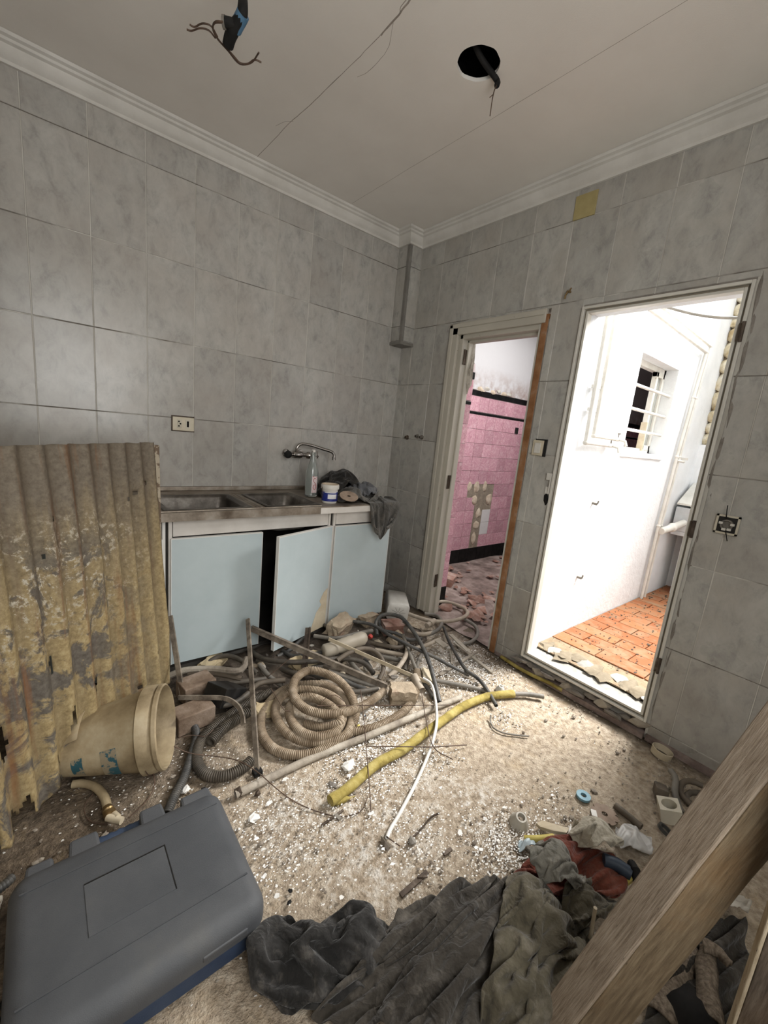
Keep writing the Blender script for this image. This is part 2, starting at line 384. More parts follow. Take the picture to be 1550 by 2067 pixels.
# ------------------------------------------------------------------ helpers: meshes
class MB:
    def __init__(s): s.v = []; s.f = []

    def add(s, vs, fs):
        b = len(s.v); s.v += [Vector(p) for p in vs]; s.f += [tuple(i + b for i in f) for f in fs]; return s

    def box(s, c, size, rot=None):
        h = [x / 2 for x in size]; vs = [Vector((sx * h[0], sy * h[1], sz * h[2])) for sx in (-1, 1) for sy in (-1, 1) for sz in (-1, 1)]
        if rot is not None: vs = [rot @ p for p in vs]
        return s.add([p + Vector(c) for p in vs], [(0, 1, 3, 2), (4, 6, 7, 5), (0, 4, 5, 1), (2, 3, 7, 6), (0, 2, 6, 4), (1, 5, 7, 3)])

    def mm(s, lo, hi): return s.box([(a + b) / 2 for a, b in zip(lo, hi)], [b - a for a, b in zip(lo, hi)])

    def bar(s, p0, p1, wd, ht, up=(0, 0, 1)):
        p0 = Vector(p0); p1 = Vector(p1); d = (p1 - p0); L = d.length; d.normalize(); u = Vector(up); sd = d.cross(u)
        if sd.length < 1e-4: sd = d.cross(Vector((1, 0, 0)))
        sd.normalize(); u = sd.cross(d)
        rot = Matrix((sd, d, u)).transposed()
        return s.box((p0 + p1) / 2, (wd, L, ht), rot)

    def tube(s, pts, r, seg=8, caps=True, closed=False):
        pts = [Vector(p) for p in pts]; n = len(pts); rings = []
        T = [(pts[min(i + 1, n - 1)] - pts[max(i - 1, 0)]).normalized() for i in range(n)]
        a = T[0].orthogonal().normalized(); vs = []
        for i in range(n):
            a = (a - T[i] * a.dot(T[i])); a = a.normalized() if a.length > 1e-6 else T[i].orthogonal().normalized()
            b = T[i].cross(a); rr = r(i / max(1, n - 1)) if callable(r) else r
            vs += [pts[i] + (a * math.cos(2 * math.pi * k / seg) + b * math.sin(2 * math.pi * k / seg)) * rr for k in range(seg)]
        fs = [(i * seg + k, i * seg + (k + 1) % seg, (i + 1) * seg + (k + 1) % seg, (i + 1) * seg + k) for i in range(n - 1) for k in range(seg)]
        if caps: fs += [tuple(range(seg - 1, -1, -1)), tuple((n - 1) * seg + k for k in range(seg))]
        return s.add(vs, fs)

    def lathe(s, prof, org, axis=(0, 0, 1), seg=24, squash=None):
        A = Vector(axis).normalized(); a = A.orthogonal().normalized(); b = A.cross(a); vs = []
        for r, h in prof:
            for k in range(seg):
                q = 2 * math.pi * k / seg; p = Vector(org) + A * h + (a * math.cos(q) + b * math.sin(q)) * max(r, 1e-5)
                vs.append(p)
        n = len(prof)
        return s.add(vs, [(i * seg + k, i * seg + (k + 1) % seg, (i + 1) * seg + (k + 1) % seg, (i + 1) * seg + k) for i in range(n - 1) for k in range(seg)])

    def prism(s, outline, ext):
        n = len(outline); o = [Vector(p) for p in outline]; e = Vector(ext)
        return s.add(o + [p + e for p in o], [tuple(range(n - 1, -1, -1)), tuple(range(n, 2 * n))] + [(i, (i + 1) % n, n + (i + 1) % n, n + i) for i in range(n)])

    def grid(s, G):
        n = len(G); m = len(G[0])
        return s.add([p for row in G for p in row], [(i * m + j, i * m + j + 1, (i + 1) * m + j + 1, (i + 1) * m + j) for i in range(n - 1) for j in range(m - 1)])

    def rock(s, c, size, seed, sub=1, rough=.3, rot=None):
        bm = bmesh.new(); bmesh.ops.create_icosphere(bm, subdivisions=sub, radius=1.0); rr = random.Random(seed); off = Vector((seed * 3.1, seed * 1.7, 0))
        vs = []
        for v in bm.verts:
            p = v.co * (1 + rough * 2 * (mnoise.noise(v.co * 1.4 + off))) * (1 + rr.uniform(-.1, .1) * rough * 2)
            p = Vector((p.x * size[0] / 2, p.y * size[1] / 2, p.z * size[2] / 2)); vs.append((rot @ p if rot is not None else p) + Vector(c))
        fs = [tuple(v.index for v in f.verts) for f in bm.faces]; bm.free(); return s.add(vs, fs)

    def build(s, name, mat, parent=None, smooth=None, bevel=0.0, subsurf=0, solid=0.0, **tags):
        if parent is not None: base = Vector(parent['_w'])
        else:
            xs, ys, zs = zip(*[tuple(p) for p in s.v]); base = Vector(((min(xs) + max(xs)) / 2, (min(ys) + max(ys)) / 2, min(zs)))
        me = bpy.data.meshes.new(name)
        if parent is not None:
            xs, ys, zs = zip(*[tuple(p) for p in s.v]); o0 = Vector(((min(xs) + max(xs)) / 2, (min(ys) + max(ys)) / 2, (min(zs) + max(zs)) / 2))
        else: o0 = base
        me.from_pydata([tuple(p - o0) for p in s.v], [], s.f); me.materials.append(MATS[mat] if isinstance(mat, str) else mat)
        me.validate(); bm = bmesh.new(); bm.from_mesh(me); bmesh.ops.recalc_face_normals(bm, faces=bm.faces); bm.to_mesh(me); bm.free()
        if smooth is not None:
            me.polygons.foreach_set('use_smooth', [True] * len(me.polygons)); me.set_sharp_from_angle(angle=math.radians(smooth))
        o = bpy.data.objects.new(name, me); C.objects.link(o); o['_w'] = tuple(o0)
        if parent is not None: o.parent = parent; o.location = o0 - base
        else: o.location = base
        if solid: md = o.modifiers.new('solid', 'SOLIDIFY'); md.thickness = solid; md.offset = 0
        if bevel: md = o.modifiers.new('bevel', 'BEVEL'); md.width = bevel; md.segments = 2; md.limit_method = 'ANGLE'
        if subsurf: md = o.modifiers.new('sub', 'SUBSURF'); md.levels = subsurf; md.render_levels = subsurf
        for k, v in tags.items(): o[k] = v
        return o


def thing(name, loc, label, category, group=None):
    o = bpy.data.objects.new(name, None); C.objects.link(o); o.location = loc; o['_w'] = tuple(loc); o.empty_display_size = .05
    o['label'] = label; o['category'] = category
    if group: o['group'] = group
    return o


def dup(src, parent, loc, rot=None, scale=None):
    c = src.copy(); C.objects.link(c); c.parent = parent; c.location = loc
    if rot is not None: c.rotation_euler = rot
    if scale is not None: c.scale = scale
    return c


def cr(pts, n=8):
    """Catmull-Rom through pts."""
    P = [Vector(p) for p in pts]; P = [P[0] * 2 - P[1]] + P + [P[-1] * 2 - P[-2]]; out = []
    for i in range(1, len(P) - 2):
        for k in range(n):
            t = k / n; a, b, c, d = P[i - 1:i + 3]
            out.append(.5 * ((2 * b) + (c - a) * t + (2 * a - 5 * b + 4 * c - d) * t * t + (3 * b - a - 3 * c + d) * t ** 3))
    out.append(P[-2]); return out


def resample(pts, step):
    P = np.array([tuple(p) for p in pts]); d = np.r_[0, np.cumsum(np.linalg.norm(np.diff(P, axis=0), axis=1))]
    n = max(2, int(d[-1] / step)); q = np.linspace(0, d[-1], n)
    return [Vector((np.interp(t, d, P[:, 0]), np.interp(t, d, P[:, 1]), np.interp(t, d, P[:, 2]))) for t in q]


def hose(name, pts, r, mat, label, cat, ribbed=False, seg=10, group=None, n=8, hollow=True, parent=None, **kw):
    path = cr(pts, n)
    if ribbed:
        path = resample(path, .0026); N = len(path); mb = MB()
        mb.tube(path, lambda u: r * (1 + .13 * (1 if int(round(u * (N - 1))) % 3 else -1)), seg, caps=False)
    else:
        path = resample(path, .022); mb = MB().tube(path, r, seg, caps=False)
    if hollow:   # open ends: a short inner bore
        for e0, e1 in ((path[0], path[min(len(path) - 1, max(1, int(.03 / (.0026 if ribbed else .022))))]), (path[-1], path[max(0, len(path) - 1 - max(1, int(.03 / (.0026 if ribbed else .022))))])):
            dd = (e1 - e0).normalized(); mb.lathe([(r * .97, 0), (r * .74, 0), (r * .72, .028), (0, .028)], e0, dd, seg)
    o = mb.build(name, mat, parent, smooth=40 if not ribbed else 60)
    if parent is None:
        o['label'] = label; o['category'] = cat
        if group: o['group'] = group
    return o


# ------------------------------------------------------------------ room shell
W_H = 2.81                                # ceiling height
ZR = [2.5797, 2.1628, 1.7459, 1.3290, .9121, .4951, .0782]     # tile course lines
TOP = 2.735
XMIN, YMIN = -3.4, -3.2

D1 = (-1.285, -.53, 2.148)                # door 1 outer casing: y0, y1, top
D2 = (-2.19, -1.475, 2.122)               # door 2 outer frame


def struct(o): o['kind'] = 'structure'; return o


# ----- floor of the kitchen
G = []
N = 150
for i in range(N + 1):
    row = []
    for j in range(N + 1):
        x = XMIN + (0.30 - XMIN) * i / N; y = YMIN + (0 - YMIN) * j / N
        z = .006 * mnoise.noise(Vector((x * 3, y * 3, 0))) + .004 * mnoise.noise(Vector((x * 14, y * 14, 3))) - .004
        row.append(Vector((x, y, z)))
    G.append(row)
floor = struct(MB().grid(G).build('floor', 'floor_screed', smooth=60))

# ----- ceiling with a round lamp hole and a conduit hole
HC = Vector((-.893, -1.352)); HR = .083
bm = bmesh.new()
outer = [bm.verts.new((x, y, W_H)) for x, y in ((XMIN, YMIN), (.0, YMIN), (.0, .0), (XMIN, .0))]
ho = [bm.verts.new((HC.x + HR * (1 + .02 * math.sin(7 * k)) * math.cos(2 * math.pi * k / 40), HC.y + HR * (1 + .02 * math.cos(5 * k)) * math.sin(2 * math.pi * k / 40), W_H)) for k in range(40)]
e = [bm.edges.new((a[i], a[(i + 1) % len(a)])) for a in (outer, ho) for i in range(len(a))]
bmesh.ops.triangle_fill(bm, edges=e, use_beauty=True)
for f in list(bm.faces):
    c = f.calc_center_median()
    if (Vector((c.x, c.y)) - HC).length < HR * .9: bm.faces.remove(f)
ret = bmesh.ops.extrude_face_region(bm, geom=list(bm.faces))
for v in ret['geom']:
    if isinstance(v, bmesh.types.BMVert): v.co.z += .014
me = bpy.data.meshes.new('ceiling'); bmesh.ops.recalc_face_normals(bm, faces=bm.faces); bm.to_mesh(me); bm.free(); me.materials.append(MATS['ceiling_plaster'])
ceiling = bpy.data.objects.new('ceiling', me); C.objects.link(ceiling); ceiling['_w'] = (0, 0, 0); struct(ceiling)
MB().mm((XMIN, YMIN, W_H + .20), (0, 0, W_H + .24)).build('slab', 'dark_void', ceiling)
MB().mm((HC.x - .25, HC.y - .25, W_H + .015), (HC.x - .24, HC.y + .25, W_H + .2)).mm((HC.x + .24, HC.y - .25, W_H + .015), (HC.x + .25, HC.y + .25, W_H + .2)).mm((HC.x - .25, HC.y - .25, W_H + .015), (HC.x + .25, HC.y - .24, W_H + .2)).mm((HC.x - .25, HC.y + .24, W_H + .015), (HC.x + .25, HC.y + .25, W_H + .2)).build('ceiling_cavity', 'dark_void', ceiling)


def ribbon(pts, wd, z):
    mb = MB(); P = cr(pts, 6); vs = []
    for i, p in enumerate(P):
        d = (P[min(i + 1, len(P) - 1)] - P[max(0, i - 1)]); d = Vector((d.x, d.y, 0)).normalized(); nrm = Vector((-d.y, d.x, 0))
        p = p + nrm * .003 * mnoise.noise(p * 30); ww = wd * (.6 + .8 * abs(mnoise.noise(p * 9)))
        vs += [p + nrm * ww, p - nrm * ww, p - nrm * ww + Vector((0, 0, -z)), p + nrm * ww + Vector((0, 0, -z))]
    fs = [(i * 4 + a, i * 4 + (a + 1) % 4, (i + 1) * 4 + (a + 1) % 4, (i + 1) * 4 + a) for i in range(len(P) - 1) for a in range(4)]
    return mb.add(vs, fs)


H = W_H
ribbon([(-1.262, -1.75, H), (-1.257, -1.35, H), (-1.241, -1.27, H), (-1.238, -1.1, H), (-1.241, -.914, H), (-1.25, -.66, H), (-1.261, -.466, H), (-1.266, -.06, H)], .0012, .0008).build('crack', 'crack_dark', ceiling)
ribbon([(-1.252, -1.36, H), (-1.243, -1.31, H), (-1.24, -1.25, H), (-1.236, -1.17, H)], .0034, .0015).build('crack', 'crack_dark', ceiling)
ribbon([(-1.235, -1.24, H), (-1.205, -1.19, H), (-1.18, -1.13, H), (-1.172, -1.01, H), (-1.19, -.95, H)], .0008, .0006).build('crack', 'crack_dark', ceiling)
ribbon([(-1.255, -.50, H), (-1.285, -.46, H), (-1.30, -.40, H)], .0007, .0006).build('crack', 'crack_dark', ceiling)
ribbon([(-.628, -2.6, H), (-.626, -1.35, H), (-.629, -.55, H), (-.628, -.1, H)], .0008, .0005).build('panel_joint', 'crack_dark', ceiling)

# ----- walls: backing with recessed joints, tiles proud of it
JT = .0038


def backing(name, boxes, mat='grout'):
    mb = MB()
    for lo, hi in boxes: mb.mm(lo, hi)
    return struct(mb.build(name, mat))


wall_left = backing('wall_left', [((XMIN, -.0030, 0), (.0, .13, W_H))])
T = .13                                    # thickness of the right wall
wall_right = backing('wall_right', [((-.0030, D1[1], 0), (T, .006, W_H)), ((-.0030, D1[0], D1[2]), (T, D1[1], W_H)), ((-.0030, D2[1], 0), (T, D1[0], W_H)),
                                    ((-.0030, D2[0], D2[2]), (T, D2[1], W_H)), ((-.0030, YMIN, 0), (T, D2[0], W_H)), ((.03, D2[0], 0.0), (T, D2[1], .085))])
TILE_CACHE = {}


def tile_mesh(w_, h_, mat, depth=.011, ch=.0016):
    key = (round(w_, 3), round(h_, 3), mat, depth)
    if key in TILE_CACHE: return TILE_CACHE[key]
    a, b = w_ / 2, h_ / 2; me = bpy.data.meshes.new('tile')          # local x across, z up, face towards -y
    vs = [(-a, 0, -b), (a, 0, -b), (a, 0, b), (-a, 0, b), (-a, -depth + ch, -b), (a, -depth + ch, -b), (a, -depth + ch, b), (-a, -depth + ch, b),
          (-a + ch, -depth, -b + ch), (a - ch, -depth, -b + ch), (a - ch, -depth, b - ch), (-a + ch, -depth, b - ch)]
    fs = [(8, 9, 10, 11)] + [(i, (i + 1) % 4, 4 + (i + 1) % 4, 4 + i) for i in range(4)] + [(4 + i, 4 + (i + 1) % 4, 8 + (i + 1) % 4, 8 + i) for i in range(4)]
    me.from_pydata(vs, [], fs); me.materials.append(MATS[mat]); TILE_CACHE[key] = me; return me


def put_tile(parent, c, w_, h_, mat, rz, name='tile', tilt=.0022, depth=.011, out=.0012):
    o = bpy.data.objects.new(name, tile_mesh(w_, h_, mat, depth)); C.objects.link(o); o.parent = parent
    nrm = Vector((math.sin(rz), -math.cos(rz), 0)); o.location = Vector(c) - Vector(parent['_w']) + nrm * rnd.uniform(-out * .6, out * .6)
    o.rotation_euler = (rnd.uniform(-tilt, tilt), 0, rz + rnd.uniform(-tilt, tilt)); return o


def tile_wall(parent, axis, us, zs, holes, mat, place, rz, joint=JT, **kw):
    """cells of the grid us x zs, cut round the holes (u0,u1,z0,z1); pieces of one tile cut by a hole are separate pieces"""
    for u0, u1 in zip(us[:-1], us[1:]):
        for z0, z1 in zip(zs[:-1], zs[1:]):
            rects = [(u0, u1, z0, z1)]
            for (a, b, c, d) in holes:
                nr = []
                for (p, q, r, s) in rects:
                    if q <= a or p >= b or s <= c or r >= d: nr.append((p, q, r, s)); continue
                    if p < a: nr.append((p, a, r, s))
                    if q > b: nr.append((b, q, r, s))
                    if r < c: nr.append((max(p, a), min(q, b), r, c))
                    if s > d: nr.append((max(p, a), min(q, b), d, s))
                rects = nr
            for (p, q, r, s) in rects:
                def gap(val, lo): return joint / 2 if any(abs(val - g) < 1e-6 for g in lo) else 0.0003
                p2, q2, r2, s2 = p + gap(p, us), q - gap(q, us), r + gap(r, zs), s - gap(s, zs)
                if q2 - p2 < .012 or s2 - r2 < .012: continue
                put_tile(parent, place((p2 + q2) / 2, (r2 + s2) / 2), q2 - p2, s2 - r2, mat, rz, **kw)


zs = [0.0] + ZR[::-1] + [TOP]
usA = [XMIN] + [-.1284 - .24 * k for k in range(13, -1, -1)] + [0.0]
outletA = (-1.688, -1.562, 1.254, 1.339)
tile_wall(wall_left, 'x', usA, zs, [(-.128, 0, 2.04, 3)], 'wall_tile', lambda u, z: (u, .006, z), 0.0)
usB = [YMIN] + [-.130 - .2405 * k for k in range(12, -1, -1)] + [0.0]
tile_wall(wall_right, 'y', usB, zs, [(D1[0], D1[1], -1, D1[2]), (D2[0] - .012, D2[1] + .004, -1, D2[2] + .012), (-.138, 0, 2.04, 3)], 'wall_tile_right', lambda u, z: (.006, u, z), -math.pi / 2)

# ----- boxed pipe chase in the corner
chase = backing('trim_3', [((-.118, -.125, 2.055), (0.0, 0.0, 2.74))], 'grout')
for z0, z1 in ((2.06, 2.1608), (2.1648, 2.5777), (2.5817, 2.735)):
    put_tile(chase, (-.052, -.125, (z0 + z1) / 2), .098, z1 - z0, 'wall_tile_right', 0, depth=.008)
    put_tile(chase, (-.118, -.055, (z0 + z1) / 2), .098, z1 - z0, 'wall_tile_right', -math.pi / 2, depth=.008)
MB().mm((-.128, -.134, 2.055), (-.106, -.110, 2.735)).build('corner_strip', 'grey_strip', chase)
MB().mm((-.131, -.137, 2.030), (0, -.0, 2.0545)).build('end_cap', 'grey_strip', chase, bevel=.002)


# ----- plaster cornice, mitred round the chase
def cornice(name, path):
    prof = [(.0, 2.722), (.014, 2.722), (.016, 2.735), (.030, 2.745), (.040, 2.760), (.046, 2.778), (.060, 2.783), (.064, 2.792), (.078, 2.797), (.082, W_H - .001)]
    mb = MB(); n = len(prof); vs = []
    for i, p in enumerate(path):
        p = Vector((*p, 0)); dirs = []
        if i > 0: dirs.append((p - Vector((*path[i - 1], 0))).normalized())
        if i < len(path) - 1: dirs.append((Vector((*path[i + 1], 0)) - p).normalized())
        nr = [Vector((d.y, -d.x, 0)) for d in dirs]
        m = nr[0] if len(nr) == 1 else (nr[0] + nr[1]) / (1 + nr[0].dot(nr[1]))
        vs += [p + m * a + Vector((0, 0, z)) for a, z in prof]
    fs = [(i * n + k, (i + 1) * n + k, (i + 1) * n + k + 1, i * n + k + 1) for i in range(len(path) - 1) for k in range(n - 1)]
    return struct(mb.add(vs, fs).build(name, 'cornice_white', smooth=25))


cornice('trim_1', [(XMIN, -.004), (-.126, -.004), (-.126, -.066)])
cornice('trim_2', [(-.126, -.066), (-.126, -.133), (-.004, -.133), (-.004, YMIN)])


# ----- back and side walls behind the camera, with an opening added for the fill lamp
backing('wall_back', [((XMIN, YMIN - .13, 0), (-2.5, YMIN, W_H)), ((-1.3, YMIN - .13, 0), (T, YMIN, W_H)), ((-2.5, YMIN - .13, 0), (-1.3, YMIN, .95)), ((-2.5, YMIN - .13, 2.4), (-1.3, YMIN, W_H))], 'cornice_white')
backing('wall_side', [((XMIN - .1, YMIN, 0), (XMIN, .13, W_H))], 'cornice_white')

# ------------------------------------------------------------------ door 1: cream casing, right side stripped
door1 = bpy.data.objects.new('door_1', None); C.objects.link(door1); door1.location = (0, -.9, 0); door1['_w'] = (0, -.9, 0); struct(door1)
CW = .078


def casing(lo, hi, name='casing', mat='cream_frame', bev=.004): return MB().mm(lo, hi).build(name, mat, door1, bevel=bev)


casing((-.020, D1[1] - CW, 0.02), (.004, D1[1], D1[2]))
casing((-.028, D1[1] - CW * .45, 0.02), (-.018, D1[1] - .006, D1[2] - .008), 'casing_moulding')
casing((-.020, D1[0] + .02, D1[2] - CW), (.004, D1[1], D1[2]))
casing((-.028, D1[0] + .03, D1[2] - CW * .45), (-.018, D1[1] - .006, D1[2] - .006), 'casing_moulding')
JL = D1[1] - CW - .006
casing((.004, JL - .03, 0.0), (.115, JL + .03, D1[2] - .07), 'jamb')
casing((.055, JL - .045, 0.0), (.10, JL - .028, D1[2] - .085), 'door_stop')
casing((.004, D1[0] + .045, D1[2] - .105), (.115, JL, D1[2] - .07), 'head')
casing((.055, D1[0] + .045, D1[2] - .122), (.10, JL, D1[2] - .100), 'door_stop')
casing((.0, D1[0] + .045, 0.0), (.115, D1[0] + .066, D1[2] - .075), 'jamb', 'white_frame')
MB().mm((-.012, D1[0] + .004, 0.0), (.12, D1[0] + .045, D1[2] - .03)).build('stripped_jamb', 'bare_wood_edge', door1, bevel=.003)
MB().box((.002, D1[0] + .003, 1.05), (.02, .006, 2.08)).build('mortar_line', 'grey_mortar', door1)
for z in (1.93, 1.05, .28):
    hg = MB().mm((.030, JL - .034, z - .05), (.06, JL - .029, z + .05)); hg.tube([(.028, JL - .036, z - .05), (.028, JL - .036, z + .05)], .006, 8); hg.build('hinge', 'rusty_steel', door1, smooth=40)
MB().rock((.10, JL - .035, 1.85), (.05, .05, .28), 5, 2, .5).build('broken_plaster', 'broken_plaster', door1)

# ------------------------------------------------------------------ pink room beyond door 1
PY = .16
pink = backing('wall_pink_room', [((T, PY + .006, 0), (6.5, PY + .14, W_H))], 'pale_grout')
backing('wall_pink_end', [((6.4, -1.32, 0), (6.5, PY, W_H))], 'stained_plaster')
backing('wall_pink_side', [((2.75, -1.47, -.05), (6.5, -1.32, W_H))], 'stained_plaster')
backing('ceiling_pink_room', [((T, -1.32, W_H), (.6, PY + .14, W_H + .05)), ((1.75, -1.32, W_H), (6.5, PY + .14, W_H + .05)), ((.6, -.45, W_H), (1.75, PY + .14, W_H + .05)), ((.6, -1.32, W_H), (1.75, -1.22, W_H + .05))], 'ceiling_plaster')  # unseen gap left in this ceiling to let the added fill in
MB().mm((T, -.006 + PY - .0, 1.872), (6.4, PY + .006, W_H)).build('plaster', 'stained_plaster', pink)
PT = .1505
pu = [.36 + PT * k for k in range(15)]
prow = [.165 + .1465 * k for k in range(11)]          # pink courses up to the second stripe at 1.63
holes = set()
c0 = 5
for i in range(14):
    for j in range(10):
        cxp = (pu[i] + pu[i + 1]) / 2; czp = (prow[j] + prow[j + 1]) / 2
        miss = (1.23 < cxp < 1.75 and .79 < czp < .94) or (1.36 < cxp < 1.75 and .64 < czp < .79) or (1.42 < cxp < 1.56 and czp < .64)
        if miss: continue
        wht = 1.57 < cxp < 1.70 and .34 < czp < .64
        put_tile(pink, (cxp, PY + .006, czp), PT - .003, .1465 - .003, 'white_tile' if wht else 'pink_tile', 0, depth=.010, tilt=.006)
    cxp = (pu[i] + pu[i + 1]) / 2
    put_tile(pink, (cxp, PY + .006, .0825), PT - .003, .162, 'black_tile', 0, depth=.013, tilt=.004)
    put_tile(pink, (cxp, PY + .006, 1.643), PT - .003, .022, 'black_tile', 0, depth=.012)
    put_tile(pink, (cxp, PY + .006, 1.735), PT - .003, .150, 'pink_tile', 0, depth=.010, tilt=.005)
    put_tile(pink, (cxp, PY + .006, 1.842), PT - .003, .050, 'black_tile', 0, depth=.014, tilt=.006)
MB().mm((1.21, PY - .001, .165), (1.78, PY + .008, .95)).build('bare_patch', 'bare_patch', pink)
for (cx_, cz_, sx_, sz_) in ((1.28, .87, .085, .115), (1.41, .87, .095, .12), (1.55, .87, .07, .12), (1.40, .72, .10, .12), (1.66, .72, .11, .13), (1.50, .57, .09, .11), (1.49, .43, .10, .10), (1.48, .27, .08, .15)):
    MB().rock((cx_, PY - .001, cz_), (sx_, .018, sz_), int(cx_ * 100 + cz_ * 37), 2, .18).build('adhesive_dab', 'adhesive', pink, smooth=60)
for k in range(6):
    MB().rock((1.25 + .10 * k, PY - .003, 1.885 + .012 * (k % 2)), (.11, .02, .05), 60 + k, 1, .4).build('plaster_remnant', 'broken_plaster' if k % 2 else 'adhesive', pink, smooth=50)
MB().box((1.98, PY - .006, 1.52), (.055, .012, .07)).build('blank_hole', 'dark_void', pink)
# the same tiling further along, joined where it cannot be seen piece by piece
far, farb = MB(), MB()
for i in range(14, 40):
    cxp = .36 + PT * (i + .5)
    for j in range(11):
        zc_ = prow[j] + .07325 if j < 10 else 1.735
        if cxp > 4.9 and j >= 7: put_tile(pink, (cxp, PY + .006, zc_), PT - .003, .1435, 'pink_tile', 0, depth=.010, tilt=.006)
        else: far.box((cxp, PY + .001, zc_), (PT - .003, .010, .1435))
    for zc_, hh in ((.0825, .162), (1.643, .022), (1.842, .05)): farb.box((cxp, PY, zc_), (PT - .003, .014, hh))
for m_, mt_ in ((far, 'pink_tile'), (farb, 'black_tile')): o = m_.build('distant_tile', mt_, pink); o['kind'] = 'stuff'
# stub of tiled wall beside the hinge jamb
stub = backing('wall_pink_stub', [((T, -.555, 0), (.27, -.10, 1.93))], 'pale_grout')
for j, zc in enumerate(prow[:-1]):
    put_tile(stub, (.205, -.555, zc + .073), .125, .1435, 'pink_tile', 0, depth=.009, tilt=.006)
put_tile(stub, (.205, -.555, .0825), .125, .162, 'black_tile', 0, depth=.012)
put_tile(stub, (.205, -.555, 1.643), .125, .022, 'black_tile', 0, depth=.012)
put_tile(stub, (.205, -.555, 1.735), .125, .150, 'pink_tile', 0, depth=.009)
put_tile(stub, (.205, -.555, 1.842), .125, .050, 'black_tile', 0, depth=.013)
MB().rock((.20, -.52, 1.93), (.14, .11, .16), 91, 2, .4).build('broken_plaster', 'broken_plaster', stub)
MB().mm((T, -.10, 0), (.16, PY, W_H)).build('partition', 'stained_plaster', stub)
G = [[Vector((T * 0 + .0 + 6.4 * i / 60, -1.33 + (PY + 1.33) * j / 28, .012 + .02 * mnoise.noise(Vector((i * .22, j * .22, 7))) + .012 * mnoise.noise(Vector((i * .6, j * .6, 1))))) for j in range(29)] for i in range(61)]
struct(MB().grid(G).build('floor_pink_room', 'brick_dust_floor', smooth=60))
# fallen brick and tile pieces on that floor
for k in range(78):
    px_, py_ = rnd.uniform(885, 1015), rnd.uniform(1112, 1255)
    p = fp(px_, py_, .03)
    if p.x < .14 or p.y > PY - .08 or p.y < -1.2: continue
    s_ = rnd.choice((.03, .045, .06, .09)); rot = Matrix.Rotation(rnd.uniform(0, 6.28), 3, 'Z') @ Matrix.Rotation(rnd.uniform(-.5, .5), 3, 'X')
    o = MB().rock((p.x, p.y, .03), (s_ * 1.4, s_, s_ * .38), 300 + k, 1, .35, rot).build('brick_fragment', 'terracotta_rubble')
    o['label'] = 'broken terracotta fragment on the pink room floor beyond the narrow doorway'; o['category'] = 'rubble'; o['group'] = 'broken brick fragments on the pink room floor'
o = MB().box((fp(906, 1168, .06).x, fp(906, 1168, .06).y, .05), (.20, .11, .085), Matrix.Rotation(.5, 3, 'Z') @ Matrix.Rotation(.12, 3, 'X')).build('hollow_brick', 'terracotta_rubble', bevel=.004)
o['label'] = 'whole red hollow brick just inside the pink room doorway'; o['category'] = 'brick'
for k in range(5):
    b = Vector((rnd.uniform(2.0, 2.35), rnd.uniform(-.15, .05), .05 + .02 * k))
    o = MB().rock(b, (.22, .14, .07), 500 + k, 1, .4, Matrix.Rotation(k, 3, 'Z')).build('tile_slab', 'terracotta_rubble')
    o['label'] = 'broken slab heaped against the far pink tiled wall base'; o['category'] = 'rubble'; o['group'] = 'slabs heaped below the pink wall'

# ------------------------------------------------------------------ door 2: white stepped frame
door2 = bpy.data.objects.new('door_2', None); C.objects.link(door2); door2.location = (0, -1.83, 0); door2['_w'] = (0, -1.83, 0); struct(door2)


def frame2(x0, x1, inset, wd, name, mat='white_frame'):
    y0, y1, z0, z1 = D2[0] + inset, D2[1] - inset, .088 + inset, D2[2] - inset
    for lo, hi in (((x0, y1 - wd, z0), (x1, y1, z1)), ((x0, y0, z0), (x1, y0 + wd, z1)), ((x0, y0 + wd, z1 - wd), (x1, y1 - wd, z1)), ((x0, y0 + wd, z0), (x1, y1 - wd, z0 + wd))):
        MB().mm(lo, hi).build(name, 'sill_white' if name == 'reveal_lining' and hi[2] < .3 else mat, door2, bevel=.002)


frame2(-.022, .03, 0.0, .013, 'frame_outer_step')
frame2(-.004, .03, .0135, .009, 'frame_middle_step', 'frame_groove')
frame2(-.012, .03, .023, .012, 'frame_inner_step')
frame2(.031, T + .004, .006, .014, 'reveal_lining', 'whitewash')
MB().mm((-.012, D2[1] + .0, 1.11), (.004, D2[1] + .035, 1.15)).mm((-.022, D2[1] + .004, 1.11), (-.012, D2[1] + .012, 1.23)).mm((-.022, D2[1] + .012, 1.19), (-.012, D2[1] + .035, 1.23)).build('strike_plate', 'white_plastic', door2, bevel=.001)
MB().rock((-.006, D2[1] + .02, 1.08), (.02, .04, .07), 3, 1, .4).build('strike_hole', 'dark_void', door2)
for z in (1.92, 1.08, .4):
    MB().tube([(-.025, D2[0] + .004, z - .04), (-.025, D2[0] + .004, z + .04)], .007, 8).mm((-.024, D2[0] + .004, z - .035), (-.018, D2[0] + .02, z + .035)).build('hinge', 'rusty_steel', door2, smooth=40)
# rough rendered edges beside the frame
for k in range(16):
    z = .2 + k * .125; MB().rock((-.003, D2[0] - .012 - .004 * (k % 3), z), (.006, .018, .15), 700 + k, 1, .5).build('mortar_edge', 'grey_mortar', door2)
for k in range(14):
    z = .14 + k * .14; MB().rock((-.002, D2[1] + .008, z), (.006, .012, .16), 730 + k, 1, .4).build('mortar_edge', 'grey_mortar', door2)
MB().mm((-.004, D2[0], D2[2]), (.004, D2[1], D2[2] + .012)).build('mortar_edge', 'grey_mortar', door2)
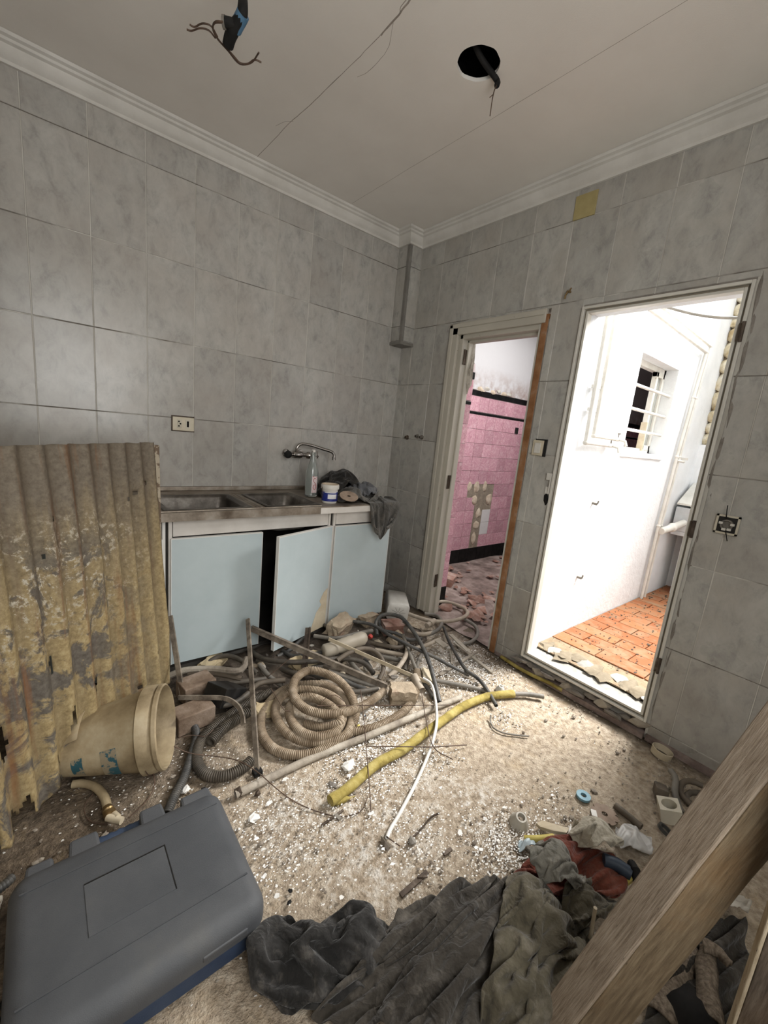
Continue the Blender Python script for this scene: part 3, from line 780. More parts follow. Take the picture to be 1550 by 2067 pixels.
# broken plaster and stone step below the frame
for k in range(12):
    y = D2[0] + .03 + k * .062
    MB().rock((-.012 + .012 * math.sin(k * 2.1), y, .052 + .012 * math.cos(k * 1.7)), (.036, .10, .036 + .018 * (k % 3 == 0)), 760 + k, 1, .45).build('step_fragment', 'grey_mortar' if k % 3 else 'grey_wood', door2)
MB().mm((-.03, D2[0] + .0, .0), (.03, D2[1] + .02, .03)).build('step_bed', 'brick_dust_floor', door2)
skirt = backing('baseboard_right', [((-.022, YMIN, 0), (.004, D2[0] - .01, .03)), ((-.012, D2[1] + .005, 0), (.004, D1[0], .02))], 'brick_dust_floor')
th_ = backing('trim_4', [((T, D2[0], .04), (.36, D2[1], .122))], 'sand_joint')
for k in range(11):
    o_ = MB().rock((.16 + .02 * (k % 4), D2[0] + .05 + .061 * k, .122), (.10 + .03 * (k % 3), .09, .022), 800 + k, 2, .35).build('sill_render', 'sill_beige' if k % 3 else 'sill_white', th_, smooth=50)

# ------------------------------------------------------------------ courtyard
CY = -1.47; CZ = .13; CX = 2.55
win = (.87, 1.60, 1.40, 2.06)
cw = backing('wall_courtyard_left', [((T, CY, -.05), (win[0], CY + .15, 3.1)), ((win[1], CY, -.05), (CX + .2, CY + .15, 3.1)), ((win[0], CY, -.05), (win[1], CY + .15, win[2])), ((win[0], CY, win[3]), (win[1], CY + .15, 3.1))], 'whitewash')
cb = backing('wall_courtyard_back', [((CX, -3.3, -.05), (CX + .15, CY, 1.54))], 'whitewash')
cs = backing('wall_courtyard_stone', [((CX + .1, -3.3, -.05), (CX + .3, CY, 4.2))], 'sand_joint')
k = 0
zz = 1.54
while zz < 4.0:
    hh = rnd.uniform(.10, .17); yy = CY - .005
    while yy > -2.5:
        ww = rnd.uniform(.14, .26); MB().rock((CX + .09, yy - ww / 2, zz + hh / 2), (.13, ww * 1.3, hh * 1.35), 900 + k, 2, .12).build('stone', 'stone_wall', cs, smooth=50); yy -= ww; k += 1
    zz += hh
backing('wall_courtyard_right', [((T, -3.45, -.05), (CX + .3, -3.3, 2.2))], 'whitewash')
backing('wall_outer', [((T, CY, W_H), (T + .02, YMIN, 3.3))], 'whitewash')
yard = backing('floor_courtyard', [((T, -3.3, -.05), (CX, CY, CZ - .016))], 'sand_joint')
pl, pw = .285, .142
i = 0
x = .345
while x < CX - .02:
    y = CY - .004 - (pl / 2 if i % 2 else 0)
    first = True
    while y > -2.62:
        L = pl
        put = bpy.data.objects.new('paver', tile_mesh(pw - .006, L - .006, 'terracotta_paver', .018)); C.objects.link(put); put.parent = yard
        put.location = Vector((x + pw / 2, y - L / 2, CZ - .018 + rnd.uniform(-.0015, .0015))) - Vector(yard['_w']); put.rotation_euler = (-math.pi / 2 + rnd.uniform(-.004, .004), 0, 0)
        # lie flat: tile face (-y) turned up
        put.rotation_euler = (-math.pi / 2, 0, 0); y -= L
    if i % 2:
        put = bpy.data.objects.new('paver', tile_mesh(pw - .006, pl / 2 - .006, 'terracotta_paver', .018)); C.objects.link(put); put.parent = yard
        put.location = Vector((x + pw / 2, CY - .004 - pl / 4, CZ - .018)) - Vector(yard['_w']); put.rotation_euler = (-math.pi / 2, 0, 0)
    x += pw; i += 1
mb = MB()
for k in range(650):
    x_, y_ = rnd.uniform(.3, CX), rnd.uniform(-2.5, CY - .02); s_ = rnd.uniform(.005, .013) * (1.8 if rnd.random() < .1 else 1)
    mb.rock((x_, y_, CZ + .003), (s_ * 1.5, s_, s_ * .5), k, 0, .3)
o = mb.build('yard_litter', 'dark_litter'); o['kind'] = 'stuff'; o['label'] = 'grit and leaf litter scattered over the terracotta courtyard floor'; o['category'] = 'litter'

# window in the courtyard wall
wn = bpy.data.objects.new('window_1', None); C.objects.link(wn); wn.location = (1.235, CY + .1, 1.4); wn['_w'] = (1.235, CY + .1, 1.4); struct(wn)
for lo, hi in (((win[0], CY + .085, win[2]), (win[0] + .04, CY + .13, win[3])), ((win[1] - .04, CY + .085, win[2]), (win[1], CY + .13, win[3])), ((win[0], CY + .085, win[3] - .04), (win[1], CY + .13, win[3])), ((win[0], CY + .085, win[2]), (win[1], CY + .13, win[2] + .035))):
    MB().mm(lo, hi).build('window_frame', 'white_plastic', wn, bevel=.003)
MB().mm((1.40, CY + .075, win[2] + .03), (1.435, CY + .11, win[3] - .04)).mm((1.53, CY + .075, win[2] + .03), (1.56, CY + .11, win[3] - .04)).mm((1.40, CY + .075, win[3] - .075), (1.56, CY + .11, win[3] - .04)).mm((1.40, CY + .075, win[2] + .03), (1.56, CY + .11, win[2] + .065)).build('sash', 'white_frame', wn, bevel=.002)
MB().mm((1.435, CY + .09, win[2] + .06), (1.53, CY + .095, win[3] - .07)).build('pane', 'clear_glass', wn)
MB().mm((1.395, CY + .07, win[2] + .02), (1.41, CY + .115, win[2] + .24)).build('broken_casing', 'cream_slat', wn)
for z in (1.86, 1.70, 1.555):
    MB().tube([(win[0] - .01, CY + .03, z), (win[1] + .01, CY + .03, z)], .011, 10).build('bar', 'white_plastic', wn, smooth=40)
MB().mm((win[0] - .03, CY - .012, win[2] - .04), (win[1] + .03, CY + .085, win[2])).build('window_sill', 'whitewash', wn, bevel=.006)


def pipe(name, pts, r, label, mat='white_plastic', cat='pipe'):
    mb = MB(); pts = [Vector(p) for p in pts]
    for a, b in zip(pts[:-1], pts[1:]): mb.tube([a, b], r, 10)
    for p in pts[1:-1]: mb.rock(p, (r * 2.7,) * 3, 1, 2, 0)
    o = mb.build(name, mat, smooth=50); o['label'] = label; o['category'] = cat; return o


yp = CY - .030
pipe('water_pipe', [(.20, yp, 3.0), (.245, yp, 1.425), (.55, yp, 1.425)], .012, 'white painted water pipe bending towards the tap, nearest the door frame')
pipe('water_pipe', [(.30, yp, 3.0), (.33, yp, 1.47), (.63, yp, 1.47)], .012, 'white painted water pipe bending to the upper tap, second from door frame')
for nm, x_, z_ in (('lower', .56, 1.425), ('upper', .65, 1.47)):
    tp = thing('wall_tap', (x_, yp, z_), 'small white painted wall tap ending the %s courtyard pipe' % nm, 'tap')
    MB().tube([(x_ - .02, yp, z_), (x_ + .05, yp, z_)], .014, 10).tube([(x_ + .03, yp, z_), (x_ + .03, yp - .05, z_ - .01), (x_ + .03, yp - .06, z_ - .04)], .009, 8).build('tap_body', 'white_plastic', tp, smooth=40)
    MB().tube([(x_ + .03, yp, z_), (x_ + .03, yp, z_ + .035)], .005, 8).box((x_ + .03, yp, z_ + .038), (.045, .010, .008)).build('tap_handle', 'chrome', tp)
    MB().box((.285, yp + .01, 1.75 if nm == 'upper' else 1.62), (.12, .016, .018)).build('pipe_clip', 'white_plastic', tp)
pipe('gas_pipe', [(.55, yp, 2.30), (2.03, yp, 2.27), (1.97, yp, 1.9), (1.90, yp, 1.4), (1.845, yp, .80), (1.83, yp, CZ)], .013, 'long white pipe running along the courtyard wall top then down past the window')
pipe('gas_pipe', [(.55, yp, 2.36), (2.10, yp, 2.33), (2.04, yp, 1.9), (1.97, yp, 1.4), (1.905, yp, .80), (1.905, yp, CZ)], .011, 'thinner white pipe paired outside the long one on courtyard wall')
pipe('waste_pipe', [(1.84, yp - .03, .76), (2.0, yp - .06, .79), (2.36, yp - .10, .85)], .030, 'thick white waste pipe branching towards the washbasin, courtyard back')
tp = thing('wall_tap', (1.93, yp, 1.37), 'white tap sticking out of the vertical courtyard pipe beyond the window', 'tap')
MB().tube([(1.90, yp, 1.37), (2.04, yp - .02, 1.365)], .011, 8).build('tap_body', 'white_plastic', tp, smooth=40)
MB().box((2.04, yp - .02, 1.39), (.012, .05, .02)).build('tap_handle', 'white_plastic', tp)
for x_, z_, lb in ((.56, 1.04, 'upper'), (.55, .52, 'lower')):
    o = MB().tube([(x_, CY + .01, z_), (x_ + .01, CY - .03, z_ - .004)], .009, 8).tube([(x_ + .01, CY - .03, z_ - .004), (x_ + .012, CY - .034, z_ + .02)], .005, 6).build('wall_plug', 'grey_conduit', smooth=40)
    o['label'] = '%s little grey fixing stub on the white courtyard wall' % lb; o['category'] = 'fixing'
# washbasin and sloped shelf at the back
bs = thing('laundry_basin', (2.35, -1.75, CZ), 'grey white concrete laundry basin at the courtyard back corner', 'basin')
MB().mm((2.20, -2.2, .70), (CX - .004, -1.50, .74)).mm((2.20, -2.2, .74), (2.24, -1.50, .96)).mm((2.24, -1.54, .74), (CX - .004, -1.50, .96)).mm((2.24, -2.2, .74), (CX - .004, -2.16, .96)).build('bowl', 'basin_concrete', bs, bevel=.006)
MB().mm((2.30, -2.1, CZ), (2.42, -1.58, .70)).build('support', 'basin_concrete', bs)
MB().prism([(2.20, -2.2, .98), (2.20, -1.50, .98), (CX - .004, -1.50, 1.16), (CX - .004, -2.2, 1.16)], (0, 0, .016)).build('washboard', 'white_plastic', bs)
cax = wa(1338, 618, CY - .02).x
o = hose('cable', [wb(1338, 618, cax), wb(1400, 634, cax), wb(1455, 641, cax), wb(1510, 640, cax), wb(1600, 632, cax)], .009, 'grey_conduit', 'dark grey cable sagging across the top of the courtyard', 'cable', hollow=False)

# ------------------------------------------------------------------ fittings on the walls and ceiling
ot = thing('power_socket', (-1.625, -.02, 1.254), 'ivory double power outlet plate on the left tiled wall above sink', 'socket')
MB().mm((-1.684, -.016, 1.257), (-1.566, -.004, 1.336)).build('plate', 'socket_ivory', ot, bevel=.003)
MB().mm((-1.690, -.010, 1.252), (-1.564, -.003, 1.343)).build('plate_shadow_gap', 'rusty_steel', ot)
for x_ in (-1.648, -1.602):
    m_ = MB().mm((x_ - .013, -.0175, 1.272), (x_ + .013, -.014, 1.322)).build('insert', 'cream_plastic', ot, bevel=.002)
    if x_ < -1.62:
        for dx, dz in ((-.003, -.013), (-.003, .013), (.005, 0)): MB().box((x_ + dx, -.0178, 1.297 + dz), (.008, .003, .008)).build('contact_hole', 'dark_void', m_)
    else: MB().box((x_, -.0178, 1.297), (.011, .003, .034)).build('contact_hole', 'dark_void', m_)
ft = thing('mixer_tap', (-.91, -.06, 1.13), 'old wall mounted chrome mixer tap above the steel sink', 'tap')
FX, FZ = -.905, 1.152
MB().lathe([(0, -.035), (.022, -.034), (.026, -.02), (.024, .0), (.026, .02), (.022, .034), (0, .035)], (FX, -.07, FZ), (1, 0, 0), 16).tube([(FX - .07, -.07, FZ), (FX + .07, -.07, FZ)], .013, 12).build('mixer_body', 'chrome', ft, smooth=50)
for s_ in (-1, 1):
    MB().tube([(FX + s_ * .055, -.005, FZ + .005), (FX + s_ * .055, -.07, FZ)], .012, 10).lathe([(0, 0), (.027, 0), (.025, .012), (0, .013)], (FX + s_ * .055, -.006, FZ + .005), (0, -1, 0), 18).build('wall_union', 'chrome', ft, smooth=50)
    MB().lathe([(0, .0), (.014, .0), (.014, .018), (.024, .020), (.026, .034), (.022, .048), (.010, .052), (0, .052)], (FX + s_ * .052, -.07, FZ), (s_ * .8, -.6, 0), 14).build('tap_handle', 'black_rubber' if s_ < 0 else 'chrome', ft, smooth=40)
sp = cr([(FX - .01, -.075, FZ + .01), (FX - .008, -.08, FZ + .05), (FX + .02, -.085, FZ + .075), (FX + .08, -.10, FZ + .073), (FX + .17, -.13, FZ + .052), (FX + .225, -.15, FZ + .038), (FX + .245, -.157, FZ + .018), (FX + .246, -.158, FZ - .012)], 8)
MB().tube(sp, .0105, 12).lathe([(.0, -.012), (.0135, -.012), (.0135, .012), (.0, .012)], sp[-1] + Vector((0, 0, .004)), (0, 0, 1), 12).build('spout', 'chrome', ft, smooth=50)

o = MB().mm((-.012, -1.445, 2.577), (-.004, -1.328, 2.694)).build('cover_plate', 'yellow_plate', bevel=.002); o['label'] = 'square yellowed blank cover plate high on the right wall'; o['category'] = 'cover plate'
sw = thing('light_switch', (-.012, -1.355, 1.32), 'broken ivory light switch plate between the two doorways', 'switch')
MB().mm((-.020, -1.385, 1.322), (-.004, -1.318, 1.41)).build('plate', 'socket_ivory', sw, bevel=.002)
MB().mm((-.025, -1.372, 1.335), (-.018, -1.333, 1.395)).build('rocker', 'white_plastic', sw, bevel=.002)
MB().mm((-.014, -1.402, 1.318), (-.004, -1.386, 1.412)).mm((-.014, -1.402, 1.410), (-.004, -1.33, 1.418)).build('broken_edge', 'black_plastic', sw)
so = thing('open_socket', (-.015, -2.298, 1.08), 'uncovered wall socket with bare terminals right of the courtyard door', 'socket')
MB().box((-.008, -2.298, 1.127), (.010, .078, .078), Matrix.Rotation(.06, 3, 'X')).build('back_box', 'black_plastic', so)
for dy, dz, sy, sz in ((0, .037, .082, .008), (0, -.037, .082, .008), (.037, 0, .008, .082), (-.037, 0, .008, .082)):
    MB().box((-.014, -2.298 + dy, 1.127 + dz), (.010, sy, sz)).build('frame_edge', 'cream_plastic', so)
MB().lathe([(0, .0), (.023, 0), (.023, .012), (.017, .012), (.015, .004), (0, .004)], (-.012, -2.298, 1.127), (-1, 0, 0), 18).build('mechanism', 'grey_conduit', so, smooth=40)
for dy, dz in ((.02, .006), (-.02, .004), (.006, -.02), (-.012, -.018)): MB().box((-.024, -2.298 + dy, 1.127 + dz), (.012, .014, .010)).build('terminal', 'white_plastic', so, bevel=.001)
MB().tube([(-.02, -2.292, 1.15), (-.03, -2.288, 1.19), (-.022, -2.285, 1.21)], .0018, 6).build('wire', 'black_rubber', so)
MB().tube([(-.02, -2.30, 1.10), (-.028, -2.315, 1.06)], .0018, 6).build('wire', 'black_rubber', so)
nb = MB().tube([(-.0, -1.383, 2.215), (-.035, -1.383, 2.21)], .006, 8).tube([(-.032, -1.383, 2.21), (-.035, -1.375, 2.19), (-.030, -1.372, 2.175)], .005, 8).tube([(-.02, -1.383, 2.21), (-.022, -1.395, 2.23)], .004, 6).build('wall_hook', 'brass', smooth=40)
nb['label'] = 'small bent brass hook on the right wall between door heads'; nb['category'] = 'hook'
for i_, (y_, z_, nm) in enumerate(((-.19, 1.339, 'single small capped pipe stub, nearest the room corner'), (-.305, 1.356, 'left of the paired pipe stubs beside the narrow doorway'), (-.355, 1.352, 'right of the paired pipe stubs beside the narrow doorway'))):
    o = MB().lathe([(0, -.002), (.019, -.002), (.017, .006), (.011, .008), (.011, .022), (.0075, .022), (.007, .004), (0, .004)], (-.005, y_, z_), (-1, 0, 0), 14).build('pipe_stub', 'rusty_steel' if i_ == 0 else 'chrome', smooth=40)
    o['label'] = nm; o['category'] = 'pipe stub'

# lamp hole cable
lc = thing('lamp_cable', (-.815, -1.32, W_H - .06), 'black cable with a frayed wire hanging from the round ceiling hole', 'cable')
hole_ctr = Vector((HC.x, HC.y, W_H))
ce = fp(1001, 166, 2.79); cs_ = hole_ctr + (hole_ctr - Vector((ce.x, ce.y, W_H))) * .7 + Vector((0, 0, .10))
MB().tube(cr([cs_, hole_ctr + Vector((0, 0, .03)), Vector((ce.x, ce.y, W_H - .01)), fp(1003, 172, 2.765)], 6), .011, 10).build('sheath', 'black_rubber', lc, smooth=40)
MB().tube(cr([fp(1002, 172, 2.765), fp(997, 185, 2.72), fp(993, 205, 2.68), fp(989, 234, 2.62)], 6), .0022, 6).tube([fp(996, 190, 2.71), fp(988, 197, 2.70)], .0016, 6).build('wire', 'rust_wire', lc)
# taped conduit with wires
tc_ = thing('ceiling_conduit', (-1.70, -1.05, 2.55), 'black conduit wrapped in blue tape with loose wires, hanging from ceiling', 'conduit')
zc = lambda x, y, z: fp(360 + x * .4387, y * .4387, z)
MB().tube(cr([zc(300, -90, 2.80), zc(297, -20, 2.68), zc(297, 30, 2.60), zc(290, 75, 2.575), zc(262, 120, 2.56), zc(240, 165, 2.55), zc(228, 208, 2.54)], 6), lambda u: .0125 + .008 * u - (.013 * max(0, u - .75)), 12).build('sheath', 'black_rubber', tc_, smooth=40)
MB().tube(cr([zc(298, 62, 2.58), zc(287, 85, 2.573), zc(272, 112, 2.565), zc(262, 132, 2.56)], 5), .0195, 12).build('blue_tape', 'electrical_blue', tc_, smooth=40, label='pale blue tape wrap')
MB().tube([zc(262, 112, 2.56), zc(215, 100, 2.56)], .014, 10).build('side_sleeve', 'black_rubber', tc_, smooth=40)
MB().tube([zc(216, 103, 2.56), zc(204, 101, 2.56)], .017, 10).build('junction_block', 'grey_conduit', tc_, smooth=40)
for pts in ([(205, 100), (175, 98), (160, 115), (165, 150), (190, 190), (230, 235), (270, 285), (300, 297), (340, 285), (370, 242)], [(200, 104), (165, 108), (160, 140), (185, 185), (222, 222), (258, 262), (285, 290), (320, 293), (350, 275), (382, 287)],
            [(170, 175), (140, 140), (100, 130), (60, 142), (38, 135)], [(180, 170), (150, 120), (110, 108), (75, 124), (52, 113)]):
    MB().tube(cr([zc(x_, y_, 2.545 - .0001 * i_) for i_, (x_, y_) in enumerate(pts)], 5), .0026, 6).build('wire', 'rust_wire', tc_, smooth=60)

# ------------------------------------------------------------------ sink cabinet
cab = thing('sink_cabinet', (-1.5, -.3, 0), 'white kitchen base cabinet with pale blue doors below the steel sink', 'cabinet')
CXL, CXR, CF = -2.55, -.425, -.555
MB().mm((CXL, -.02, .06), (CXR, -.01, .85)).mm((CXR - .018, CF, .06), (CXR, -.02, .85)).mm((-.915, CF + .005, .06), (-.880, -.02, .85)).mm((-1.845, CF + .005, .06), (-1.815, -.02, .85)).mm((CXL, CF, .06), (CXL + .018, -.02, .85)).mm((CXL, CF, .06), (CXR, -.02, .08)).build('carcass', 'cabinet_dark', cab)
MB().mm((CXL, CF + .06, 0.0), (CXR - .02, CF + .08, .07)).build('plinth', 'plinth_grey', cab)
for x0, x1 in ((-1.805, -.925), (-.868, CXR - .022), (CXL, -1.855)): MB().mm((x0, CF - .012, .768), (x1, CF + .006, .852)).build('top_panel', 'white_laminate', cab, bevel=.002)
for x0, x1 in ((-.922, -.908), (-.888, -.871), (-1.852, -1.838), (-1.825, -1.808), (CXR - .019, CXR + .002)): MB().mm((x0, CF - .012, .08), (x1, CF + .004, .852)).build('upright', 'door_edge_white' if x0 < -1.83 or x0 > -.5 else 'white_laminate', cab, bevel=.001)


def cab_door(hx, hy, ex, ey, z0=.098, z1=.762, th=.02):
    d = Vector((ex - hx, ey - hy, 0)); L = d.length; d.normalize(); n = Vector((d.y, -d.x, 0))
    if n.y > 0: n = -n
    p = lambda u, o, z: Vector((hx, hy, z)) + d * u + n * o
    fr = MB().prism([p(0, 0, z0), p(L, 0, z0), p(L, th, z0), p(0, th, z0)], (0, 0, z1 - z0)).build('door', 'pale_blue_laminate', cab)
    MB().prism([p(0, -.001, z1), p(L, -.001, z1), p(L, th + .001, z1), p(0, th + .001, z1)], (0, 0, .004)).build('top_edging', 'door_edge_white', fr)
    for u in (0, L):
        s_ = -1 if u == 0 else 1
        MB().prism([p(u, -.001, z0), p(u + s_ * .003, -.001, z0), p(u + s_ * .003, th + .001, z0), p(u, th + .001, z0)], (0, 0, z1 - z0 + .004)).build('side_edging', 'door_edge_white', fr)
    return fr


cab_door(-1.813, CF - .004, -1.357, CF - .014, .090, .757)
fr2 = cab_door(-.908, CF - .012, -1.325, -.705, .100, .762)
cab_door(-.876, CF - .006, -.432, CF - .006, .092, .757)
cab_door(-2.30, CF - .004, -1.856, CF - .004, .092, .757)
dvec = Vector((-1.325 + .908, -.705 - CF + .012, 0)).normalized(); dn = Vector((dvec.y, -dvec.x, 0)); dn = -dn if dn.y > 0 else dn
pk = lambda u, z: Vector((-.908, CF - .012, z)) + dvec * u + dn * .0206
MB().prism([pk(.004, .10), pk(.15, .10), pk(.12, .17), pk(.10, .22), pk(.055, .26), pk(.075, .29), pk(.04, .34), pk(.004, .36)], dn * .0008).build('peeled_patch', 'cream_slat', fr2)

# sink top
st = thing('sink_worktop', (-1.5, -.3, .86), 'stained stainless steel worktop with two sink bowls', 'sink')
ZT = .90
bowls = ((-1.835, -1.425, -.575, -.20), (-1.325, -1.005, -.575, -.20))
xs_ = [-2.55, -1.835, -1.425, -1.325, -1.005, CXR + .01]; ys_ = [-.625, -.575, -.20, -.012]
mb = MB()
for i_ in range(5):
    for j_ in range(3):
        if j_ == 1 and i_ in (1, 3): continue
        mb.add([(xs_[i_], ys_[j_], ZT), (xs_[i_ + 1], ys_[j_], ZT), (xs_[i_ + 1], ys_[j_ + 1], ZT), (xs_[i_], ys_[j_ + 1], ZT)], [(0, 1, 2, 3)])
mb.add([(xs_[0], -.625, ZT), (xs_[-1], -.625, ZT), (xs_[-1], -.625, .858), (xs_[0], -.625, .858)], [(0, 1, 2, 3)])
mb.add([(xs_[-1], -.625, ZT), (xs_[-1], -.012, ZT), (xs_[-1], -.012, .858), (xs_[-1], -.625, .858)], [(0, 1, 2, 3)])
mb.add([(xs_[0], -.625, .858), (xs_[-1], -.625, .858), (xs_[-1], -.55, .858), (xs_[0], -.55, .858)], [(0, 1, 2, 3)])
mb.build('deck', 'dirty_steel', st)
MB().mm((-1.02, -.629, .857), (CXR + .012, -.6255, .893)).build('front_edging', 'white_laminate', st)
MB().mm((-2.55, -.034, ZT), (CXR + .01, -.012, ZT + .025)).build('upstand', 'dirty_steel', st, bevel=.004)
for (x0, x1, y0, y1) in bowls:
    rings = []
    def rr(x0, x1, y0, y1, r, z, n=5):
        out = []
        for cx_, cy_, a0 in ((x1 - r, y1 - r, 0), (x0 + r, y1 - r, 90), (x0 + r, y0 + r, 180), (x1 - r, y0 + r, 270)):
            for k in range(n + 1):
                a = math.radians(a0 + 90 * k / n); out.append(Vector((cx_ + r * math.cos(a), cy_ + r * math.sin(a), z)))
        return out
    for ins, z, r in ((-.012, ZT + .0045, .010), (-.004, ZT + .007, .015), (.012, ZT + .005, .03), (.020, ZT - .01, .04), (.028, ZT - .10, .05), (.040, ZT - .15, .06), (.075, ZT - .165, .06)):
        rings.append(rr(x0 + ins, x1 - ins, y0 + ins, y1 - ins, r, z))
    n = len(rings[0]); mb = MB().add([p for g in rings for p in g], [(i * n + k, i * n + (k + 1) % n, (i + 1) * n + (k + 1) % n, (i + 1) * n + k) for i in range(len(rings) - 1) for k in range(n)] + [tuple(range((len(rings) - 1) * n, len(rings) * n))])
    bw = mb.build('bowl', 'shaded_bowl_steel', st, smooth=50)
    MB().lathe([(0, 0), (.035, 0), (.04, .003), (.028, .004), (.0, .002)], ((x0 + x1) / 2, (y0 + y1) / 2, ZT - .1645), (0, 0, 1), 18).build('drain', 'chrome', bw, smooth=40)
for y_ in (-.595, -.165): MB().tube([(-2.4, y_, ZT), (-1.0, y_, ZT)], .006, 6).build('rim_bead', 'dirty_steel', st, smooth=60)
for x_ in (-1.385, -1.365): MB().tube([(x_, -.58, ZT), (x_, -.18, ZT)], .005, 6).build('rim_bead', 'dirty_steel', st, smooth=60)

# bottle
bp = fp(627, 1001, ZT + .006)
bt = thing('glass_bottle', bp, 'tall dusty glass bottle with swing stopper standing on the sink rim', 'bottle')
MB().lathe([(0, .002), (.036, .0), (.041, .006), (.041, .155), (.038, .175), (.028, .205), (.019, .235), (.0155, .262), (.0155, .276), (.0175, .279), (.0175, .288), (.013, .289), (.012, .27), (.016, .235), (.025, .203), (.035, .172), (.038, .15), (.038, .01), (0, .008)], bp, (0, 0, 1), 24).build('bottle_body', 'clear_glass', bt, smooth=50)
MB().lathe([(0, .288), (.012, .288), (.0135, .296), (.012, .303), (0, .305)], bp, (0, 0, 1), 16).build('stopper', 'white_plastic', bt, smooth=50)
MB().tube([bp + Vector((.018, -.004, .258)), bp + Vector((.024, -.012, .27)), bp + Vector((.02, -.01, .295))], .002, 6).tube([bp + Vector((-.018, -.004, .258)), bp + Vector((-.02, -.012, .27)), bp + Vector((-.012, -.006, .297))], .002, 6).tube([bp + Vector((.022, -.013, .25)), bp + Vector((.026, -.018, .268))], .004, 6).build('swing_wire', 'rusty_steel', bt)
vdir = Vector((CAM.x - bp.x, CAM.y - bp.y)); av = math.atan2(vdir.y, vdir.x)


def wrap(c, r, a0, a1, z0, z1, n=10):
    return [[Vector((c.x + r * math.cos(a0 + (a1 - a0) * i / n), c.y + r * math.sin(a0 + (a1 - a0) * i / n), c.z + z)) for z in (z0, z1)] for i in range(n + 1)]


MB().grid(wrap(bp, .0416, av + .05, av + 1.0, .028, .135)).build('label_print', 'label_pink', bt, smooth=60)
lt = lambda u, z: Vector((bp.x + .0422 * math.cos(av + .05 + .95 * u), bp.y + .0422 * math.sin(av + .05 + .95 * u), bp.z + z))
MB().tube(cr([lt(.75, .118), lt(.45, .125), lt(.25, .108), lt(.45, .095), lt(.7, .085), lt(.75, .062), lt(.5, .05), lt(.25, .06), lt(.35, .078), lt(.6, .08)], 5), .0016, 5).build('red_lettering', 'red_plastic', bt)
MB().tube([lt(.1, .135), lt(.9, .128)], .0022, 5).tube([lt(.15, .04), lt(.8, .038)], .001, 5).tube([lt(.15, .033), lt(.7, .032)], .001, 5).build('red_lettering', 'red_plastic', bt)

# tub
tp_ = fp(664, 1014, ZT + .001)
tb = thing('plastic_tub', tp_, 'small white filler tub with dark blue label on the worktop', 'tub')
MB().lathe([(0, .001), (.043, .0), (.046, .004), (.050, .088), (.056, .089), (.057, .108), (.054, .116), (.050, .117), (.049, .09), (.045, .03), (0, .028)], tp_, (0, 0, 1), 32).build('tub_body', 'white_plastic', tb, smooth=40)
MB().lathe([(.0545, .1165), (.0525, .1178), (.0500, .1168), (.0485, .095), (.047, .07), (0, .066)], tp_, (0, 0, 1), 32).build('dried_paste', 'paste_residue', tb, smooth=40)
MB().grid(wrap(tp_ + Vector((0, 0, 0)), .0492, av - 1.9, av + 1.9, .014, .072, 24)).build('blue_label', 'label_blue', tb, smooth=60)
MB().grid(wrap(tp_, .0502, av - .25, av + .95, .030, .058, 10)).build('label_box', 'label_white', tb, smooth=60)
MB().grid(wrap(tp_, .0504, av - .7, av + .9, .066, .071, 10)).build('label_line', 'label_white', tb, smooth=60)
MB().tube([tp_ + Vector((-.057, 0, .10)), tp_ + Vector((-.06, -.02, .06)), tp_ + Vector((-.058, -.005, .03))], .0018, 6).build('wire_handle', 'rusty_steel', tb)


# ------------------------------------------------------------------ cloth: crumpled by a small position-based solver
def coons(bot, top, lef, rig, n, m):
    def sm(p, k): return np.array([tuple(q) for q in resample(cr(p, 6) if len(p) > 2 else [Vector(a) for a in p], 1e-9 + 1.0)]) if False else np.array([[np.interp(t, np.linspace(0, 1, len(p)), [q[c] for q in p]) for c in range(3)] for t in np.linspace(0, 1, k)])
    B, Tt, L, Rr = sm(bot, n), sm(top, n), sm(lef, m), sm(rig, m)
    s = np.linspace(0, 1, n)[:, None, None]; tt = np.linspace(0, 1, m)[None, :, None]
    return (1 - tt) * B[:, None] + tt * Tt[:, None] + (1 - s) * L[None] + s * Rr[None] - ((1 - s) * (1 - tt) * B[0] + s * (1 - tt) * B[-1] + (1 - s) * tt * Tt[0] + s * tt * Tt[-1])


